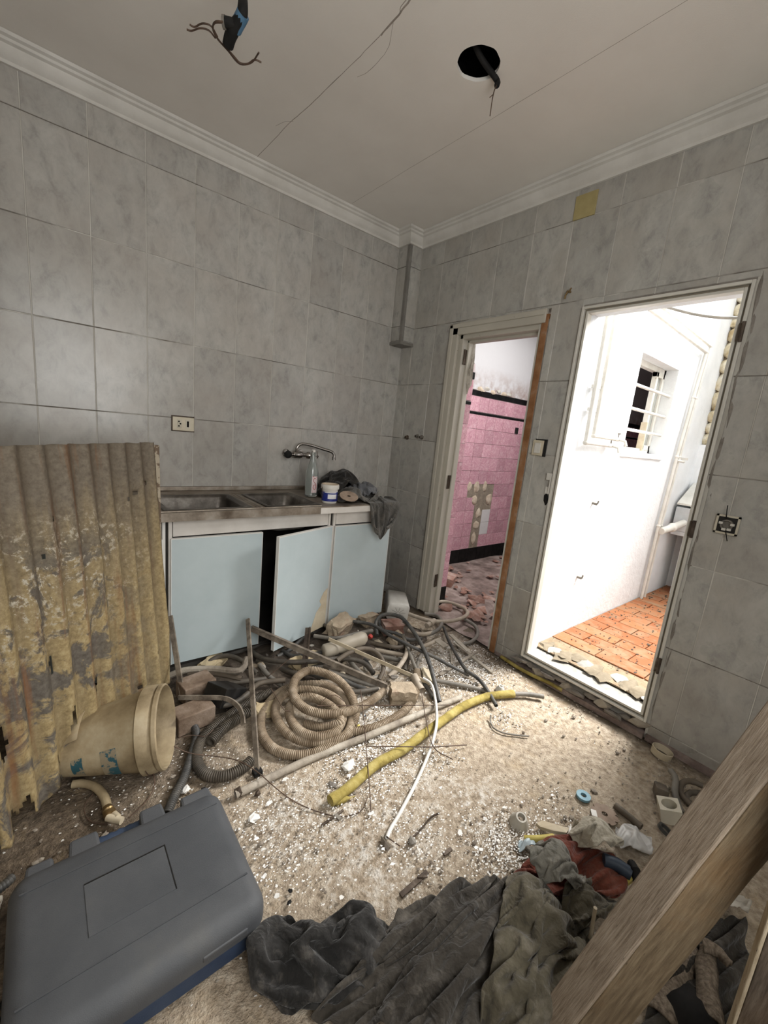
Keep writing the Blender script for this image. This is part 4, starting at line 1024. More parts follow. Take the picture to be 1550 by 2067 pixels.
def pbd(X, ru, rv, floor_fn, steps, pin=.25, seed=1, grav=.00006, jitter=.03, iters=5, wl=5):
    """position-based cloth: rest lengths longer than the outline, so it buckles into folds"""
    g = np.random.default_rng(seed); X0 = X.copy(); n, m, _ = X.shape

    def lownoise(k):
        z = g.normal(size=(n, m))
        for _ in range(k):
            z = np.pad(z, 1, mode='edge'); z = (z[1:-1, 1:-1] * 2 + z[2:, 1:-1] + z[:-2, 1:-1] + z[1:-1, 2:] + z[1:-1, :-2]) / 6
        return z / z.std()
    X = X.copy(); X[..., 2] += np.abs(lownoise(wl * wl)) * jitter + .004; X[..., 0] += lownoise(wl * wl) * jitter * .25; X[..., 1] += lownoise(wl * wl) * jitter * .25
    lu = np.linalg.norm(X0[1:, :] - X0[:-1, :], axis=-1) * ru; lv = np.linalg.norm(X0[:, 1:] - X0[:, :-1], axis=-1) * rv
    ld = np.sqrt(((lu[:, :-1] + lu[:, 1:]) / 2) ** 2 + ((lv[:-1] + lv[1:]) / 2) ** 2)
    V = np.zeros_like(X)

    def con(a, b, r, k, soft=1.0):
        d = b - a; L = np.linalg.norm(d, axis=-1) + 1e-9; c = (L - r) / L
        c = np.clip(np.where(c < 0, c * soft, c), -.6, .6); c = (k * .5 * c)[..., None] * d; a += c; b -= c

    def axis(A, l, st, k, soft, frac=1.0):       # constraints between vertices st apart along the first axis
        N_ = A.shape[0]
        cs = np.concatenate([np.zeros_like(l[:1]), np.cumsum(l, 0)]); r = (cs[st:] - cs[:-st]) * frac
        for q in range(2 * st):
            a, b = A[q:N_ - st:2 * st], A[q + st::2 * st]; con(a, b, r[q::2 * st], k, soft)
    bmask = np.zeros((n, m), bool); bmask[[0, -1]] = True; bmask[:, [0, -1]] = True
    for s_ in range(steps):
        P = X.copy(); X = X + V * .88; X[..., 2] -= grav
        Xt = X.transpose(1, 0, 2); lvt = lv.T
        for _ in range(iters):
            axis(X, lu, 1, 1.0, 1.0); axis(Xt, lvt, 1, 1.0, 1.0)
            for q in (0, 1):
                con(X[q:-1:2, :-1], X[q + 1::2, 1:], ld[q::2], .4); con(X[q:-1:2, 1:], X[q + 1::2, :-1], ld[q::2], .4)
        axis(X, lu, 2, .55, 1.0, .985); axis(Xt, lvt, 2, .55, 1.0, .985)
        axis(X, lu, 3, .25, .8, .93); axis(Xt, lvt, 3, .25, .8, .93)
        if pin: X[bmask, :2] += (X0[bmask, :2] - X[bmask, :2]) * pin
        floor_fn(X)
        V = np.clip(X - P, -.012, .012)
    return X


def mounds(ms, base=.006):
    def f(X):
        h = np.full(X.shape[:2], base)
        for (c, r, hh) in ms:
            q = ((X[..., 0] - c[0]) ** 2 + (X[..., 1] - c[1]) ** 2) / (r * r); h = np.maximum(h, hh * np.clip(1 - q, 0, None) ** .7 + base)
        X[..., 2] = np.maximum(X[..., 2], h)
    return f


def cloth(name, sides, mat, label, cat, ru=1.3, rv=1.3, ms=(), n=52, m=40, steps=90, pin=.3, seed=1, zoff=.0, fn=None, sub=1, jitter=.022, wl=5):
    X = coons(*sides, n, m); X[..., 2] += zoff
    X = pbd(X, ru, rv, fn or mounds(ms, .006 + zoff), steps, pin, seed, jitter=jitter, wl=wl)
    o = MB().grid([[Vector(p) for p in r] for r in X.tolist()]).build(name, mat, smooth=180, solid=.0035, subsurf=sub)
    o['label'] = label; o['category'] = cat; return o


def Q(f, *pts): return [f(*p) for p in pts]


# rag heap, foreground
c_m = lambda x, y, r, h, f=a7: (f(x, y, h * .5), r, h)
cloth('dark_trousers', (Q(a6, (300, 945), (520, 900), (760, 820), (900, 700)), Q(a6, (250, 415), (450, 485), (640, 460), (870, 465)), Q(a6, (300, 945), (130, 800), (85, 640), (250, 415)), Q(a6, (900, 700), (900, 580), (870, 465))), 'charcoal_cloth',
      'dusty charcoal trouser leg crumpled on the floor beside the tool case', 'clothing', 1.36, 1.42, [c_m(420, 640, .10, .05, a6), c_m(680, 560, .10, .06, a6), c_m(220, 600, .07, .045, a6)], seed=3, jitter=.03)
cloth('dark_jacket', (Q(a6, (420, 960), (700, 1090), (1000, 1150), (1330, 1130)), Q(a6, (870, 470), (1040, 365), (1300, 285), (1450, 240)), Q(a6, (420, 960), (560, 860), (740, 700), (870, 470)), Q(a6, (1330, 1130), (1350, 800), (1400, 520), (1450, 240))), 'dark_brown_cloth',
      'dark brown wrinkled jacket in the foreground heap, between charcoal trousers and olive cloth', 'clothing', 1.36, 1.24, [c_m(950, 700, .16, .07, a6), c_m(1230, 520, .13, .10, a6), c_m(1100, 900, .16, .06, a6)], n=64, m=56, seed=5, wl=4, jitter=.03)
cloth('olive_cloth', (Q(a7, (-120, 1790), (100, 1830), (300, 1760), (450, 1480)), Q(a7, (50, 810), (180, 870), (290, 880), (400, 960)), Q(a7, (-120, 1790), (-40, 1300), (10, 1050), (50, 810)), Q(a7, (450, 1480), (540, 1200), (520, 1080), (400, 960))), 'olive_cloth',
      'olive drab cloth with deep folds at the lower edge of the rag heap', 'cloth', 1.5, 1.42, [c_m(200, 1050, .12, .13), c_m(120, 1400, .13, .09), c_m(330, 1250, .1, .08)], n=60, m=60, seed=8, zoff=.01, jitter=.034, wl=6)
cloth('olive_shirt', (Q(a7, (330, 1150), (480, 1180), (600, 1100)), Q(a7, (400, 830), (540, 830), (680, 950)), Q(a7, (330, 1150), (350, 980), (400, 830)), Q(a7, (600, 1100), (650, 1020), (680, 950))), 'olive_cloth',
      'brownish olive cloth spread beside the timber beam, behind the stick', 'cloth', 1.35, 1.35, [c_m(480, 950, .09, .09)], n=40, m=36, seed=9)
cloth('rust_cloth', (Q(a7, (80, 830), (250, 900), (480, 930), (690, 930)), Q(a7, (270, 570), (400, 570), (560, 660), (760, 790)), Q(a7, (80, 830), (140, 740), (270, 570)), Q(a7, (690, 930), (730, 870), (760, 790))), 'rust_cloth',
      'rust red cloth lying under the beige and grey rags', 'cloth', 1.28, 1.25, [c_m(380, 640, .06, .07), c_m(600, 760, .07, .06), c_m(140, 810, .04, .05)], n=50, m=34, seed=11)
cloth('grey_olive_rag', (Q(a7, (230, 950, .02), (330, 1010, .02), (440, 970, .02)), Q(a7, (150, 700, .03), (290, 680, .04), (450, 780, .03)), Q(a7, (230, 950, .02), (160, 830, .03), (150, 700, .03)), Q(a7, (440, 970, .02), (490, 880, .03), (450, 780, .03))), 'grey_olive_cloth',
      'bunched grey olive rag balled on top of the heap', 'rag', 1.55, 1.5, [(a7(310, 850, .03), .10, .12)], n=56, m=50, seed=13, zoff=.02, sub=1, jitter=.03, wl=4)
cloth('beige_cloth', (Q(a7, (440, 610, .03), (540, 700, .03), (690, 700, .03)), Q(a7, (440, 480, .03), (560, 455, .04), (690, 540, .03)), Q(a7, (440, 610, .03), (410, 550, .04), (440, 480, .03)), Q(a7, (690, 700, .03), (710, 620, .04), (690, 540, .03))), 'beige_cloth',
      'cream beige cloth bunched beyond the grey olive rag', 'rag', 1.42, 1.42, [c_m(570, 580, .075, .10)], n=44, m=40, seed=17, zoff=.02)
cloth('plastic_bag', (Q(a7, (700, 630), (800, 660), (890, 640)), Q(a7, (680, 500), (770, 480), (880, 560)), Q(a7, (700, 630), (680, 560), (680, 500)), Q(a7, (890, 640), (890, 600), (880, 560))), 'plastic_film',
      'crumpled clear white plastic bag beside the beige cloth', 'bag', 1.35, 1.35, [c_m(780, 570, .05, .045)], n=36, m=32, seed=19)
cloth('blue_film', (Q(a7, (130, 640), (250, 620), (400, 570)), Q(a7, (130, 565), (250, 570), (390, 540)), Q(a7, (130, 640), (125, 600), (130, 565)), Q(a7, (400, 570), (400, 555), (390, 540))), 'pale_blue_film',
      'torn pale blue plastic film peeking from under the rags', 'plastic film', 1.2, 1.3, [c_m(200, 600, .03, .03)], n=36, m=22, seed=23)
cloth('paper_scrap', (Q(a7, (395, 560), (430, 640)), Q(a7, (420, 520), (455, 620)), Q(a7, (395, 560), (420, 520)), Q(a7, (430, 640), (455, 620))), 'flake_white', 'folded white paper scrap left of the beige cloth', 'paper', 1.15, 1.2, [c_m(425, 585, .03, .05)], n=16, m=10, seed=29, steps=50)
hose('yellow_sleeve', Q(a7, (165, 545, .02), (240, 545, .03), (330, 535, .03)), .011, 'yellow_plastic', 'short pale yellow plastic sleeve by the blue film', 'sleeve')
o = MB().prism(Q(a7, (230, 470, .012), (265, 455, .012), (345, 480, .02), (420, 500, .02), (400, 525, .02), (330, 515, .015), (250, 490, .012)), (0, 0, .012)).build('wood_splinter', 'cream_slat'); o['label'] = 'flat tan wood splinter lying left of the beige cloth'; o['category'] = 'wood scrap'
nt = thing('tool_grip', a7(690, 700), 'navy rubber tool grip with yellow band, under the timber beam', 'tool')
MB().tube(Q(a7, (615, 665, .075), (690, 690, .075), (770, 745, .07)), .020, 12).build('grip', 'navy_rubber', nt, smooth=50)
MB().tube(Q(a7, (740, 745, .055), (775, 790, .05)), .018, 12).build('band', 'yellow_plastic', nt, smooth=50)
hose('black_strap', Q(a7, (775, 690, .07), (800, 730, .09), (810, 800, .06)), .014, 'black_rubber', 'black rubber loop poking up beside the timber beam', 'strap', hollow=False)
sp0 = a7(538, 1110, .06); o = MB().tube([sp0, Vector((sp0.x - .004, sp0.y + .004, .165))], .005, 8).build('stick', 'cream_slat', smooth=40); o['label'] = 'thin pale wooden stick standing upright in the rag heap'; o['category'] = 'stick'

# ------------------------------------------------------------------ foreground timber
def solve_beam():
    d0, d1 = 0.90, 0.745
    p0, p1 = dp(1160, 2067, d0), dp(1550, 1567, d1); ax = (p1 - p0).normalized()
    return p0, p1, ax


p0, p1, ax = solve_beam()
# u: direction of the top (light) face from the shared edge; v: direction of the shaded face
def edge_off(px, py, dir0, at):   # signed offset along dir0 so that the parallel edge passes through the pixel
    best = None
    for k in range(20, 260):
        L = k * .001
        q = at + dir0 * L; 
        rel = q - CAM; z = rel.dot(F_); x = 775 + FPX * rel.dot(R_) / z; y = 1033.5 - FPX * rel.dot(U_) / z
        # distance of pixel from the projected edge line
        q2 = q + ax * .3; r2 = q2 - CAM; z2 = r2.dot(F_); x2 = 775 + FPX * r2.dot(R_) / z2; y2 = 1033.5 - FPX * r2.dot(U_) / z2
        dist = abs((x2 - x) * (py - y) - (y2 - y) * (px - x)) / math.hypot(x2 - x, y2 - y)
        if best is None or dist < best[0]: best = (dist, L)
    return best[1]


side = ax.cross(CAM - (p0 + p1) / 2).normalized(); tov = side.cross(ax).normalized()
if tov.dot(CAM - p0) < 0: tov = -tov
if side.dot(R_) > 0: side = -side
ang = math.radians(33)
uu = (side * math.cos(ang) - tov * math.sin(ang)).normalized(); vv = (-side * math.sin(ang) - tov * math.cos(ang)).normalized()
bw_ = edge_off(1300, 1747, uu, (p0 + p1) / 2); bh_ = edge_off(1420, 1897, vv, (p0 + p1) / 2)


def to_floor(p, a, z): return p + a * ((z - p.z) / a.z)


e0 = to_floor(p0, ax, -.0); e1 = to_floor(p0, ax, 1.9)
bmt = thing('timber_beam', (e0.x, e0.y, 0), 'large dusty square timber beam leaning across the lower right corner', 'timber beam')
RB = Matrix((uu, -vv, ax)).transposed() if Matrix((uu, -vv, ax)).determinant() > 0 else Matrix((uu, vv, ax)).transposed()


def beam_piece(name, mat, u0, u1, v0, v1, parent, wob=.0):
    """piece of the beam in its own axes: local z along the grain"""
    L = (e1 - e0).length; nseg = 48; me = bpy.data.meshes.new(name); vs, fs = [], []; k4 = [(u0, v0), (u1, v0), (u1, v1), (u0, v1)]
    for i in range(nseg + 1):
        for j, (a, b) in enumerate(k4):
            dn_ = wob * mnoise.noise(Vector((i * .35 + j * 9, j * 3.3, 2)))
            vs.append(uu * (a + dn_) + vv * (b + dn_ * .7) + ax * (L * i / nseg))
    fs = [(i * 4 + j, i * 4 + (j + 1) % 4, (i + 1) * 4 + (j + 1) % 4, (i + 1) * 4 + j) for i in range(nseg) for j in range(4)] + [(3, 2, 1, 0), tuple(nseg * 4 + j for j in range(4))]
    inv = Matrix((uu, vv, ax))
    me.from_pydata([tuple(inv @ v) for v in vs], [], fs); me.materials.append(MATS[mat])
    o = bpy.data.objects.new(name, me); C.objects.link(o); o.parent = parent
    q = Matrix((uu, vv, ax)).transposed()
    if q.determinant() < 0:
        for v in me.vertices: v.co.y = -v.co.y
        q = Matrix((uu, -vv, ax)).transposed()
    bm = bmesh.new(); bm.from_mesh(me); bmesh.ops.recalc_face_normals(bm, faces=bm.faces); bm.to_mesh(me); bm.free()
    o.rotation_euler = q.to_euler(); o.location = e0 - Vector(parent['_w']); o['_w'] = tuple(e0)
    md = o.modifiers.new('bevel', 'BEVEL'); md.width = .004; md.segments = 2; md.limit_method = 'ANGLE'
    return o


beam_piece('beam_body', 'stained_timber', 0, bw_, .010, bh_, bmt, .003)
beam_piece('planed_face', 'dusty_timber', 0, bw_, 0, .0095, bmt, .002)
# second plank, on edge near the camera
q0, q1 = dp(1497, 2067, .80), dp(1603, 1762, .70); ax2 = (q1 - q0).normalized()
g0 = to_floor(q0, ax2, 0.0); g1 = to_floor(q0, ax2, .95)
pn = ax2.cross(CAM - q0).normalized(); pn = pn if pn.dot(R_) > 0 else -pn; back = ax2.cross(pn).normalized(); back = back if back.dot(CAM - q0) < 0 else -back
fdir = (pn * .86 + back * .51).normalized(); edir = ax2.cross(fdir).normalized(); edir = edir if edir.dot(CAM - q0) > 0 else -edir
pkn = thing('plank', (g0.x, g0.y, 0), 'dark plank with a pale lit edge in the extreme lower right corner', 'plank')
MB().prism([g0 - fdir * .006, g0 + fdir * .15, g0 + fdir * .15 - edir * .016, g0 - fdir * .006 - edir * .016], g1 - g0).build('board', 'dark_plank', pkn, bevel=.002)
MB().prism([g0 - fdir * .013, g0 - fdir * .0065, g0 - fdir * .0065 - edir * .016, g0 - fdir * .013 - edir * .016], g1 - g0).build('lit_edge', 'lit_plank_edge', pkn, bevel=.002)
# things behind the beam
cloth('white_sack', (Q(a7, (1240, 1130), (1330, 1150), (1390, 1100)), Q(a7, (1240, 900), (1330, 880), (1400, 920)), Q(a7, (1240, 1130), (1210, 1010), (1240, 900)), Q(a7, (1390, 1100), (1420, 1000), (1400, 920))), 'dirty_white_plastic',
      'rounded dirty white plastic sack behind the timber beam', 'sack', 1.3, 1.3, [c_m(1315, 1015, .08, .13)], n=36, m=36, seed=31)
for k, (pts, r, lb) in enumerate((([(1130, 1190), (1060, 1280), (980, 1400), (940, 1560)], .030, 'broad weathered driftwood splinter below the beam, nearest it'), ([(1210, 1180), (1200, 1300), (1210, 1450), (1230, 1590)], .020, 'narrow weathered wood splinter below the beam beside the plank'), ([(1170, 1150), (1260, 1190), (1330, 1270)], .014, 'thin curved wood strip below the beam'))):
    P_ = cr([a7(x_, y_, .03 + .02 * k) for x_, y_ in pts], 8); mb = MB(); G = []
    for i_, p in enumerate(P_):
        d = (P_[min(i_ + 1, len(P_) - 1)] - P_[max(0, i_ - 1)]).normalized(); s_ = Vector((-d.y, d.x, 0)); wv_ = r * (1 + .5 * mnoise.noise(p * 18 + Vector((k, 0, 0)))) * (1 - .5 * (i_ / len(P_)) * (k == 2))
        G.append([p + s_ * wv_ * t_ + Vector((0, 0, .016 * (1 - t_ * t_) + .006 * mnoise.noise(Vector((t_ * 4, i_ * .2, k))))) for t_ in (-1, -.5, 0, .5, 1)])
    o = mb.grid(G).build('wood_splinter', 'driftwood', solid=.008, smooth=60); o['label'] = lb; o['category'] = 'wood scrap'
o = MB().rock(a7(1130, 1590, .02), (.16, .12, .09), 77, 2, .25).build('rubber_scrap', 'black_rubber', smooth=60); o['label'] = 'black rubbery lump at the frame bottom below the beam'; o['category'] = 'rubber scrap'
cloth('brown_sacking', (Q(a7, (760, 1760), (1000, 1800), (1400, 1760)), Q(a7, (1060, 1090), (1230, 1020), (1420, 1000)), Q(a7, (760, 1760), (930, 1400), (1060, 1090)), Q(a7, (1400, 1760), (1440, 1350), (1420, 1000))), 'dark_brown_cloth',
      'dark brown sacking on the floor under the driftwood splinters', 'cloth', 1.2, 1.2, [c_m(1100, 1400, .06, .03)], n=40, m=40, seed=37)

# ------------------------------------------------------------------ corrugated sheet and the board behind it
BL = Vector((-2.437, -1.268, 0)); BRt = Vector((-1.845, -.717, 0)); du = (BRt - BL).normalized(); dnr = Vector((-du.y, du.x, 0)); LU = (BRt - BL).length
lean = .101; HT = 1.226; tvec = (dnr * lean + Vector((0, 0, HT))).normalized(); SH = math.hypot(lean, HT); nrm = du.cross(tvec).normalized()
U0, U1 = -.60, LU + .01; nu, nv = 176, 74
me = bpy.data.meshes.new('corrugated_sheet'); vs, fs = [], []
for j in range(nv + 1):
    for i in range(nu + 1):
        u = U0 + (U1 - U0) * i / nu; vv_ = SH * j / nv
        hz = .0115 * math.sin(2 * math.pi * u / .088) * (1 + .15 * mnoise.noise(Vector((u * 3, vv_ * 3, 0)))) + .012 * mnoise.noise(Vector((u * 1.5, vv_ * 1.2, 4)))
        if u > LU - .07: hz -= .03 * ((u - LU + .07) / .08) ** 2 * max(0, 1 - vv_ / .35)
        bot = .035 + .03 * mnoise.noise(Vector((u * 16, 0, 9))) + .05 * max(0, min(1, (u - .05) / .3)) - .045 * max(0, (u - .45))
        v2 = max(vv_, bot) if j < 8 else vv_
        if j == nv: v2 += .004 * mnoise.noise(Vector((u * 30, 1, 1)))
        vs.append((u + .004 * mnoise.noise(Vector((vv_ * 12, 5, 5))) * (i == nu), -hz, v2))
for j in range(nv):
    for i in range(nu):
        u = U0 + (U1 - U0) * (i + .5) / nu; v_ = SH * (j + .5) / nv
        h = mnoise.noise(Vector((u * 26, v_ * 7, 11)))
        if v_ < .62 and u < .52 and h > .52 - .12 * (v_ < .35): continue
        if any(math.hypot(u - a, (v_ - b)) < .009 for a, b in ((.70, 1.02), (.64, 1.0), (.30, .99), (.26, .88), (.77, 1.06), (.74, .27), (.62, .17), (.14, .4))): continue
        a = j * (nu + 1) + i
        if abs(vs[a][2] - vs[a + nu + 1][2]) < 1e-5 and abs(vs[a + 1][2] - vs[a + nu + 2][2]) < 1e-5: continue
        fs.append((a, a + 1, a + nu + 2, a + nu + 1))
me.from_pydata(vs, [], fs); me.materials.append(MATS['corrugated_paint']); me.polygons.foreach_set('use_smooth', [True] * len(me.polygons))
sheet = bpy.data.objects.new('corrugated_sheet', me); C.objects.link(sheet)
RS = Matrix((du, -nrm, tvec)).transposed(); sheet.rotation_euler = (RS if RS.determinant() > 0 else Matrix((du, nrm, tvec)).transposed()).to_euler(); sheet.location = BL
md = sheet.modifiers.new('solid', 'SOLIDIFY'); md.thickness = .0018; md.offset = 0
sheet['label'] = 'rusty corrugated metal sheet with peeling yellow paint leaning before the cabinet'; sheet['category'] = 'corrugated sheet'
o = MB().prism([(-1.930, -.658, .0), (-1.858, -.658, .0), (-1.858, -.636, .0), (-1.930, -.636, .0)], (-.020, .012, 1.215)).build('painted_board', 'peeling_board', bevel=.002)
o['label'] = 'narrow board with peeling cream paint behind the corrugated sheet edge'; o['category'] = 'board'

# ------------------------------------------------------------------ bucket on its side
rc = a5(925, 315, .155); bc = a5(330, 440, .105); axb = (bc - rc); Lb = min(axb.length, .37); axb.normalize()
bk = thing('bucket', (rc.x, rc.y, 0), 'dirty cream plastic bucket lying on its side by the corrugated sheet', 'bucket')


def bucket_profile():
    return [(.150, -.004), (.156, .0), (.158, .012), (.152, .020), (.158, .028), (.160, .066), (.150, .070), (.146, .075), (.135, Lb * .6), (.118, Lb), (0, Lb), (0, Lb - .004), (.112, Lb - .006), (.130, Lb * .6), (.142, .07), (.147, .0), (.150, -.004)]


def crush(mb, c):
    out = []
    for p in mb.v:
        t_ = (p - c).dot(axb) / Lb; k_ = 1 - .42 * max(0, min(1, (t_ - .25) / .75)) ** 1.2
        ctr = c + axb * (t_ * Lb); r_ = p - ctr; up = Vector((0, 0, 1)); up = (up - axb * up.dot(axb)).normalized()
        comp = r_.dot(up); p2 = p - up * comp * (1 - k_) + Vector((0, 0, .012 * mnoise.noise(p * 9) * max(0, min(1, t_ * 2))))
        out.append(p2)
    mb.v = out; return mb


crush(MB().lathe(bucket_profile(), rc, axb, 40), rc).build('bucket_shell', 'bucket_plastic', bk, smooth=40)
av_ = axb.orthogonal().normalized(); bv_ = axb.cross(av_)
vd = (CAM - rc).normalized(); vdp = (vd - axb * vd.dot(axb)).normalized(); a0_ = math.atan2(vdp.dot(bv_), vdp.dot(av_)); sgn = 1
dwn = Vector((0, 0, -1)); dpv = (dwn - axb * dwn.dot(axb)).normalized(); ad_ = math.atan2(dpv.dot(bv_), dpv.dot(av_)); df = (ad_ - a0_ + math.pi) % (2 * math.pi) - math.pi


def on_bucket(f, t_): 
    a = a0_ + df * f; r_ = (.146 - .011 * (t_ - .2) / .4 if t_ < .6 else .135 - .017 * (t_ - .6) / .4) + .002
    return rc + axb * (t_ * Lb) + (av_ * math.cos(a) + bv_ * math.sin(a)) * r_


for t0, t1 in ((.36, .50), (.66, .76)):
    crush(MB().grid([[on_bucket(.12 + .4 * i / 6, t0 + (t1 - t0) * j / 4) for j in range(5)] for i in range(7)]), rc).build('blue_print', 'bucket_blue_print', bk, smooth=60)
MB().grid([[on_bucket(-.75 + .7 * i / 8, .70 + .42 * j / 6) + Vector((0, 0, -.05 * (j / 6) * (i > 1) + .004 * (i % 2))) for j in range(7)] for i in range(9)]).build('torn_flap', 'bucket_plastic', bk, smooth=40, solid=.003)
hp = [rc + (av_ * math.cos(a) + bv_ * math.sin(a)) * .164 + axb * .045 for a in [ad_ - 1.2 + 2.4 * k / 12 for k in range(13)]]
MB().tube([Vector((p.x, p.y, max(p.z, .003))) for p in hp], .0018, 6).build('wire_handle', 'rust_wire', bk)

# ------------------------------------------------------------------ tool case
X0c, X1c, Y0c, Y1c, HC_ = -2.405, -1.868, -1.915, -1.475, .135
tcse = thing('tool_case', (-2.13, -1.7, 0), 'large grey blue plastic power tool case lying flat on the floor', 'tool case')


def rslab(x0, x1, y0, y1, z0, z1, r, rt, n=6, crown=0.0):
    """rounded slab: side radius r, top edge radius rt"""
    mb = MB(); rings = []
    def ring(ins, z): 
        out = []; rr_ = max(.006, r - ins)
        for cx_, cy_, a0 in ((x1 - r, y1 - r, 0), (x0 + r, y1 - r, 90), (x0 + r, y0 + r, 180), (x1 - r, y0 + r, 270)):
            for k in range(n + 1):
                a = math.radians(a0 + 90 * k / n); out.append(Vector((cx_ + rr_ * math.cos(a), cy_ + rr_ * math.sin(a), z)))
        return out
    rings.append(ring(.0, z0))
    for k in range(6):
        a = math.pi / 2 * k / 5; rings.append(ring(rt * (1 - math.cos(a)), z1 - rt + rt * math.sin(a)))
    for q in (.3, .6, .9): rings.append([p.lerp(Vector(((x0 + x1) / 2, (y0 + y1) / 2, z1 + crown)), q) + Vector((0, 0, crown * (1 - (1 - q) ** 2) - crown * q)) for p in rings[6]])
    m = len(rings[0])
    return mb.add([p for g in rings for p in g], [(i * m + k, i * m + (k + 1) % m, (i + 1) * m + (k + 1) % m, (i + 1) * m + k) for i in range(len(rings) - 1) for k in range(m)] + [tuple(range((len(rings) - 1) * m, len(rings) * m)), tuple(range(m - 1, -1, -1))])


rslab(X0c + .01, X1c - .008, Y0c + .01, Y1c - .008, .004, .062, .05, .006).build('lower_shell', 'case_blue_plastic', tcse, smooth=40)
lid = rslab(X0c, X1c, Y0c, Y1c, .064, HC_, .05, .045).build('lid', 'case_grey_plastic', tcse, smooth=60)
# shallow relief on the lid: two ribs and a recessed label panel border
for y_ in (Y1c - .075, Y0c + .10): MB().box(((X0c + X1c) / 2, y_, HC_ + .0005), (X1c - X0c - .05, .004, .003)).build('lid_rib', 'case_grey_plastic', lid)
px0, px1, py0, py1 = X0c + .155, X0c + .345, Y0c + .165, Y0c + .305
MB().mm((px0, py0, HC_ - .001), (px1, py1, HC_ + .0018)).build('label_panel', 'case_grey_plastic', lid, bevel=.001)
for lo, hi in (((px1, py0, HC_), (px1 + .003, py1, HC_ + .0022)), ((px0, py1, HC_), (px1 + .003, py1 + .003, HC_ + .0022))): MB().mm(lo, hi).build('panel_groove', 'black_plastic', lid)
# handle side (towards the cabinet): two shoulders with a grip bar between
yh = Y1c - .006
for x0, x1, dp_ in ((X0c + .03, X0c + .10, .016), (X0c + .125, X0c + .205, .040), (X1c - .235, X1c - .16, .040), (X1c - .12, X1c - .02, .022)):
    MB().prism([(x0, yh - .05, .045), (x1, yh - .05, .045), (x1 - .006, yh + dp_, .045), (x0 + .006, yh + dp_, .045)], (0, 0, HC_ - .052)).build('shoulder', 'case_grey_plastic', tcse, bevel=.008)
mb = MB()
mb.tube([(X0c + .16 + .012 * k, yh + .034, .078 + .0012 * (k % 2)) for k in range(14)], lambda u: .015 + .0022 * math.sin(u * 44), 10)
mb.build('grip', 'case_blue_plastic', tcse, smooth=60)
MB().mm((X1c - .17, Y0c - .003, .078), (X1c - .06, Y0c + .006, .094)).build('front_lug', 'case_grey_plastic', tcse, bevel=.003)
MB().tube([(X0c + .06, Y0c + .004, .063), (X1c - .06, Y0c + .004, .063)], .0025, 6).build('seam', 'black_plastic', tcse)
MB().mm((X1c - .045, Y1c - .005, .07), (X1c - .03, Y1c + .026, .12)).build('catch', 'black_plastic', tcse, bevel=.002)
# black latch over the near left corner
la = dp(-14, 2052, .93); lb_ = dp(88, 1988, 1.03); dl = (lb_ - la).normalized(); sl = dl.cross(Vector((0, 0, 1))).normalized(); nl_ = sl.cross(dl)
lt_ = thing('buckle_strap', (la.x, la.y, HC_), 'glossy black plastic buckle strap lying over the case corner', 'buckle')
LL = (lb_ - la).length
for s_ in (-1, 1): MB().bar(la - dl * .05 + sl * s_ * .018, lb_ + sl * s_ * .016, .007, .010, nl_).build('side_bar', 'black_plastic', lt_, bevel=.002)
for u in (.25, .55, .98): MB().bar(la + dl * LL * u - sl * .018, la + dl * LL * u + sl * .018, .014, .010, nl_).build('cross_bar', 'black_plastic', lt_, bevel=.002)
o = cloth('white_bag_scrap', ([Vector((-2.50, -1.60, .003)), Vector((-2.425, -1.60, .003))], [Vector((-2.50, -1.40, .003)), Vector((-2.425, -1.40, .003))], [Vector((-2.50, -1.60, .003)), Vector((-2.50, -1.40, .003))], [Vector((-2.425, -1.60, .003)), Vector((-2.425, -1.40, .003))]), 'dirty_white_plastic', 'dirty white plastic scrap behind the tool case at the left edge', 'plastic scrap', 1.2, 1.2, [((-2.46, -1.5), .04, .05)], n=20, m=24, seed=41, steps=60)
hose('ribbed_tube', [Vector((-2.60, -1.50, .09)), Vector((-2.50, -1.48, .085)), Vector((-2.42, -1.44, .075)), Vector((-2.40, -1.42, .07))], .011, 'black_conduit', 'short black ribbed tube behind the tool case corner', 'hose', ribbed=True)

# ------------------------------------------------------------------ the heap of hoses and conduits
hr = .0185
hose('coiled_hose', [a4(650, 560, .05), a4(655, 640, .03), a4(630, 735, .02), a4(560, 830, .019), a4(430, 910, .019), a4(300, 950, .019), a4(205, 965, .019),
      a3(1340, 1000, .02), a3(1180, 1100, .02), a3(1000, 1145, .02), a3(830, 1105, .02), a3(740, 1000, .025), a3(730, 880, .03), a3(785, 770, .035), a3(890, 680, .04), a3(1050, 640, .05),
      a3(1200, 650, .055), a3(1330, 740, .05), a3(1370, 880, .035), a3(1330, 1000, .03), a3(1190, 1050, .03), a3(1020, 1040, .035), a3(890, 960, .045), a3(830, 840, .055), a3(870, 730, .06), a3(980, 680, .07), a3(1150, 690, .075), a3(1280, 760, .07),
      a3(1310, 870, .055), a3(1250, 980, .05), a3(1110, 1010, .055), a3(990, 960, .06), a3(930, 850, .07), a3(960, 760, .08), a3(1080, 730, .085), a3(1230, 800, .08), a3(1290, 900, .07), a3(1180, 940, .05), a3(1030, 920, .05)],
     hr, 'tan_hose', 'tan ribbed drain hose wound in a low coil on the floor', 'hose', ribbed=True, seg=12, n=10)
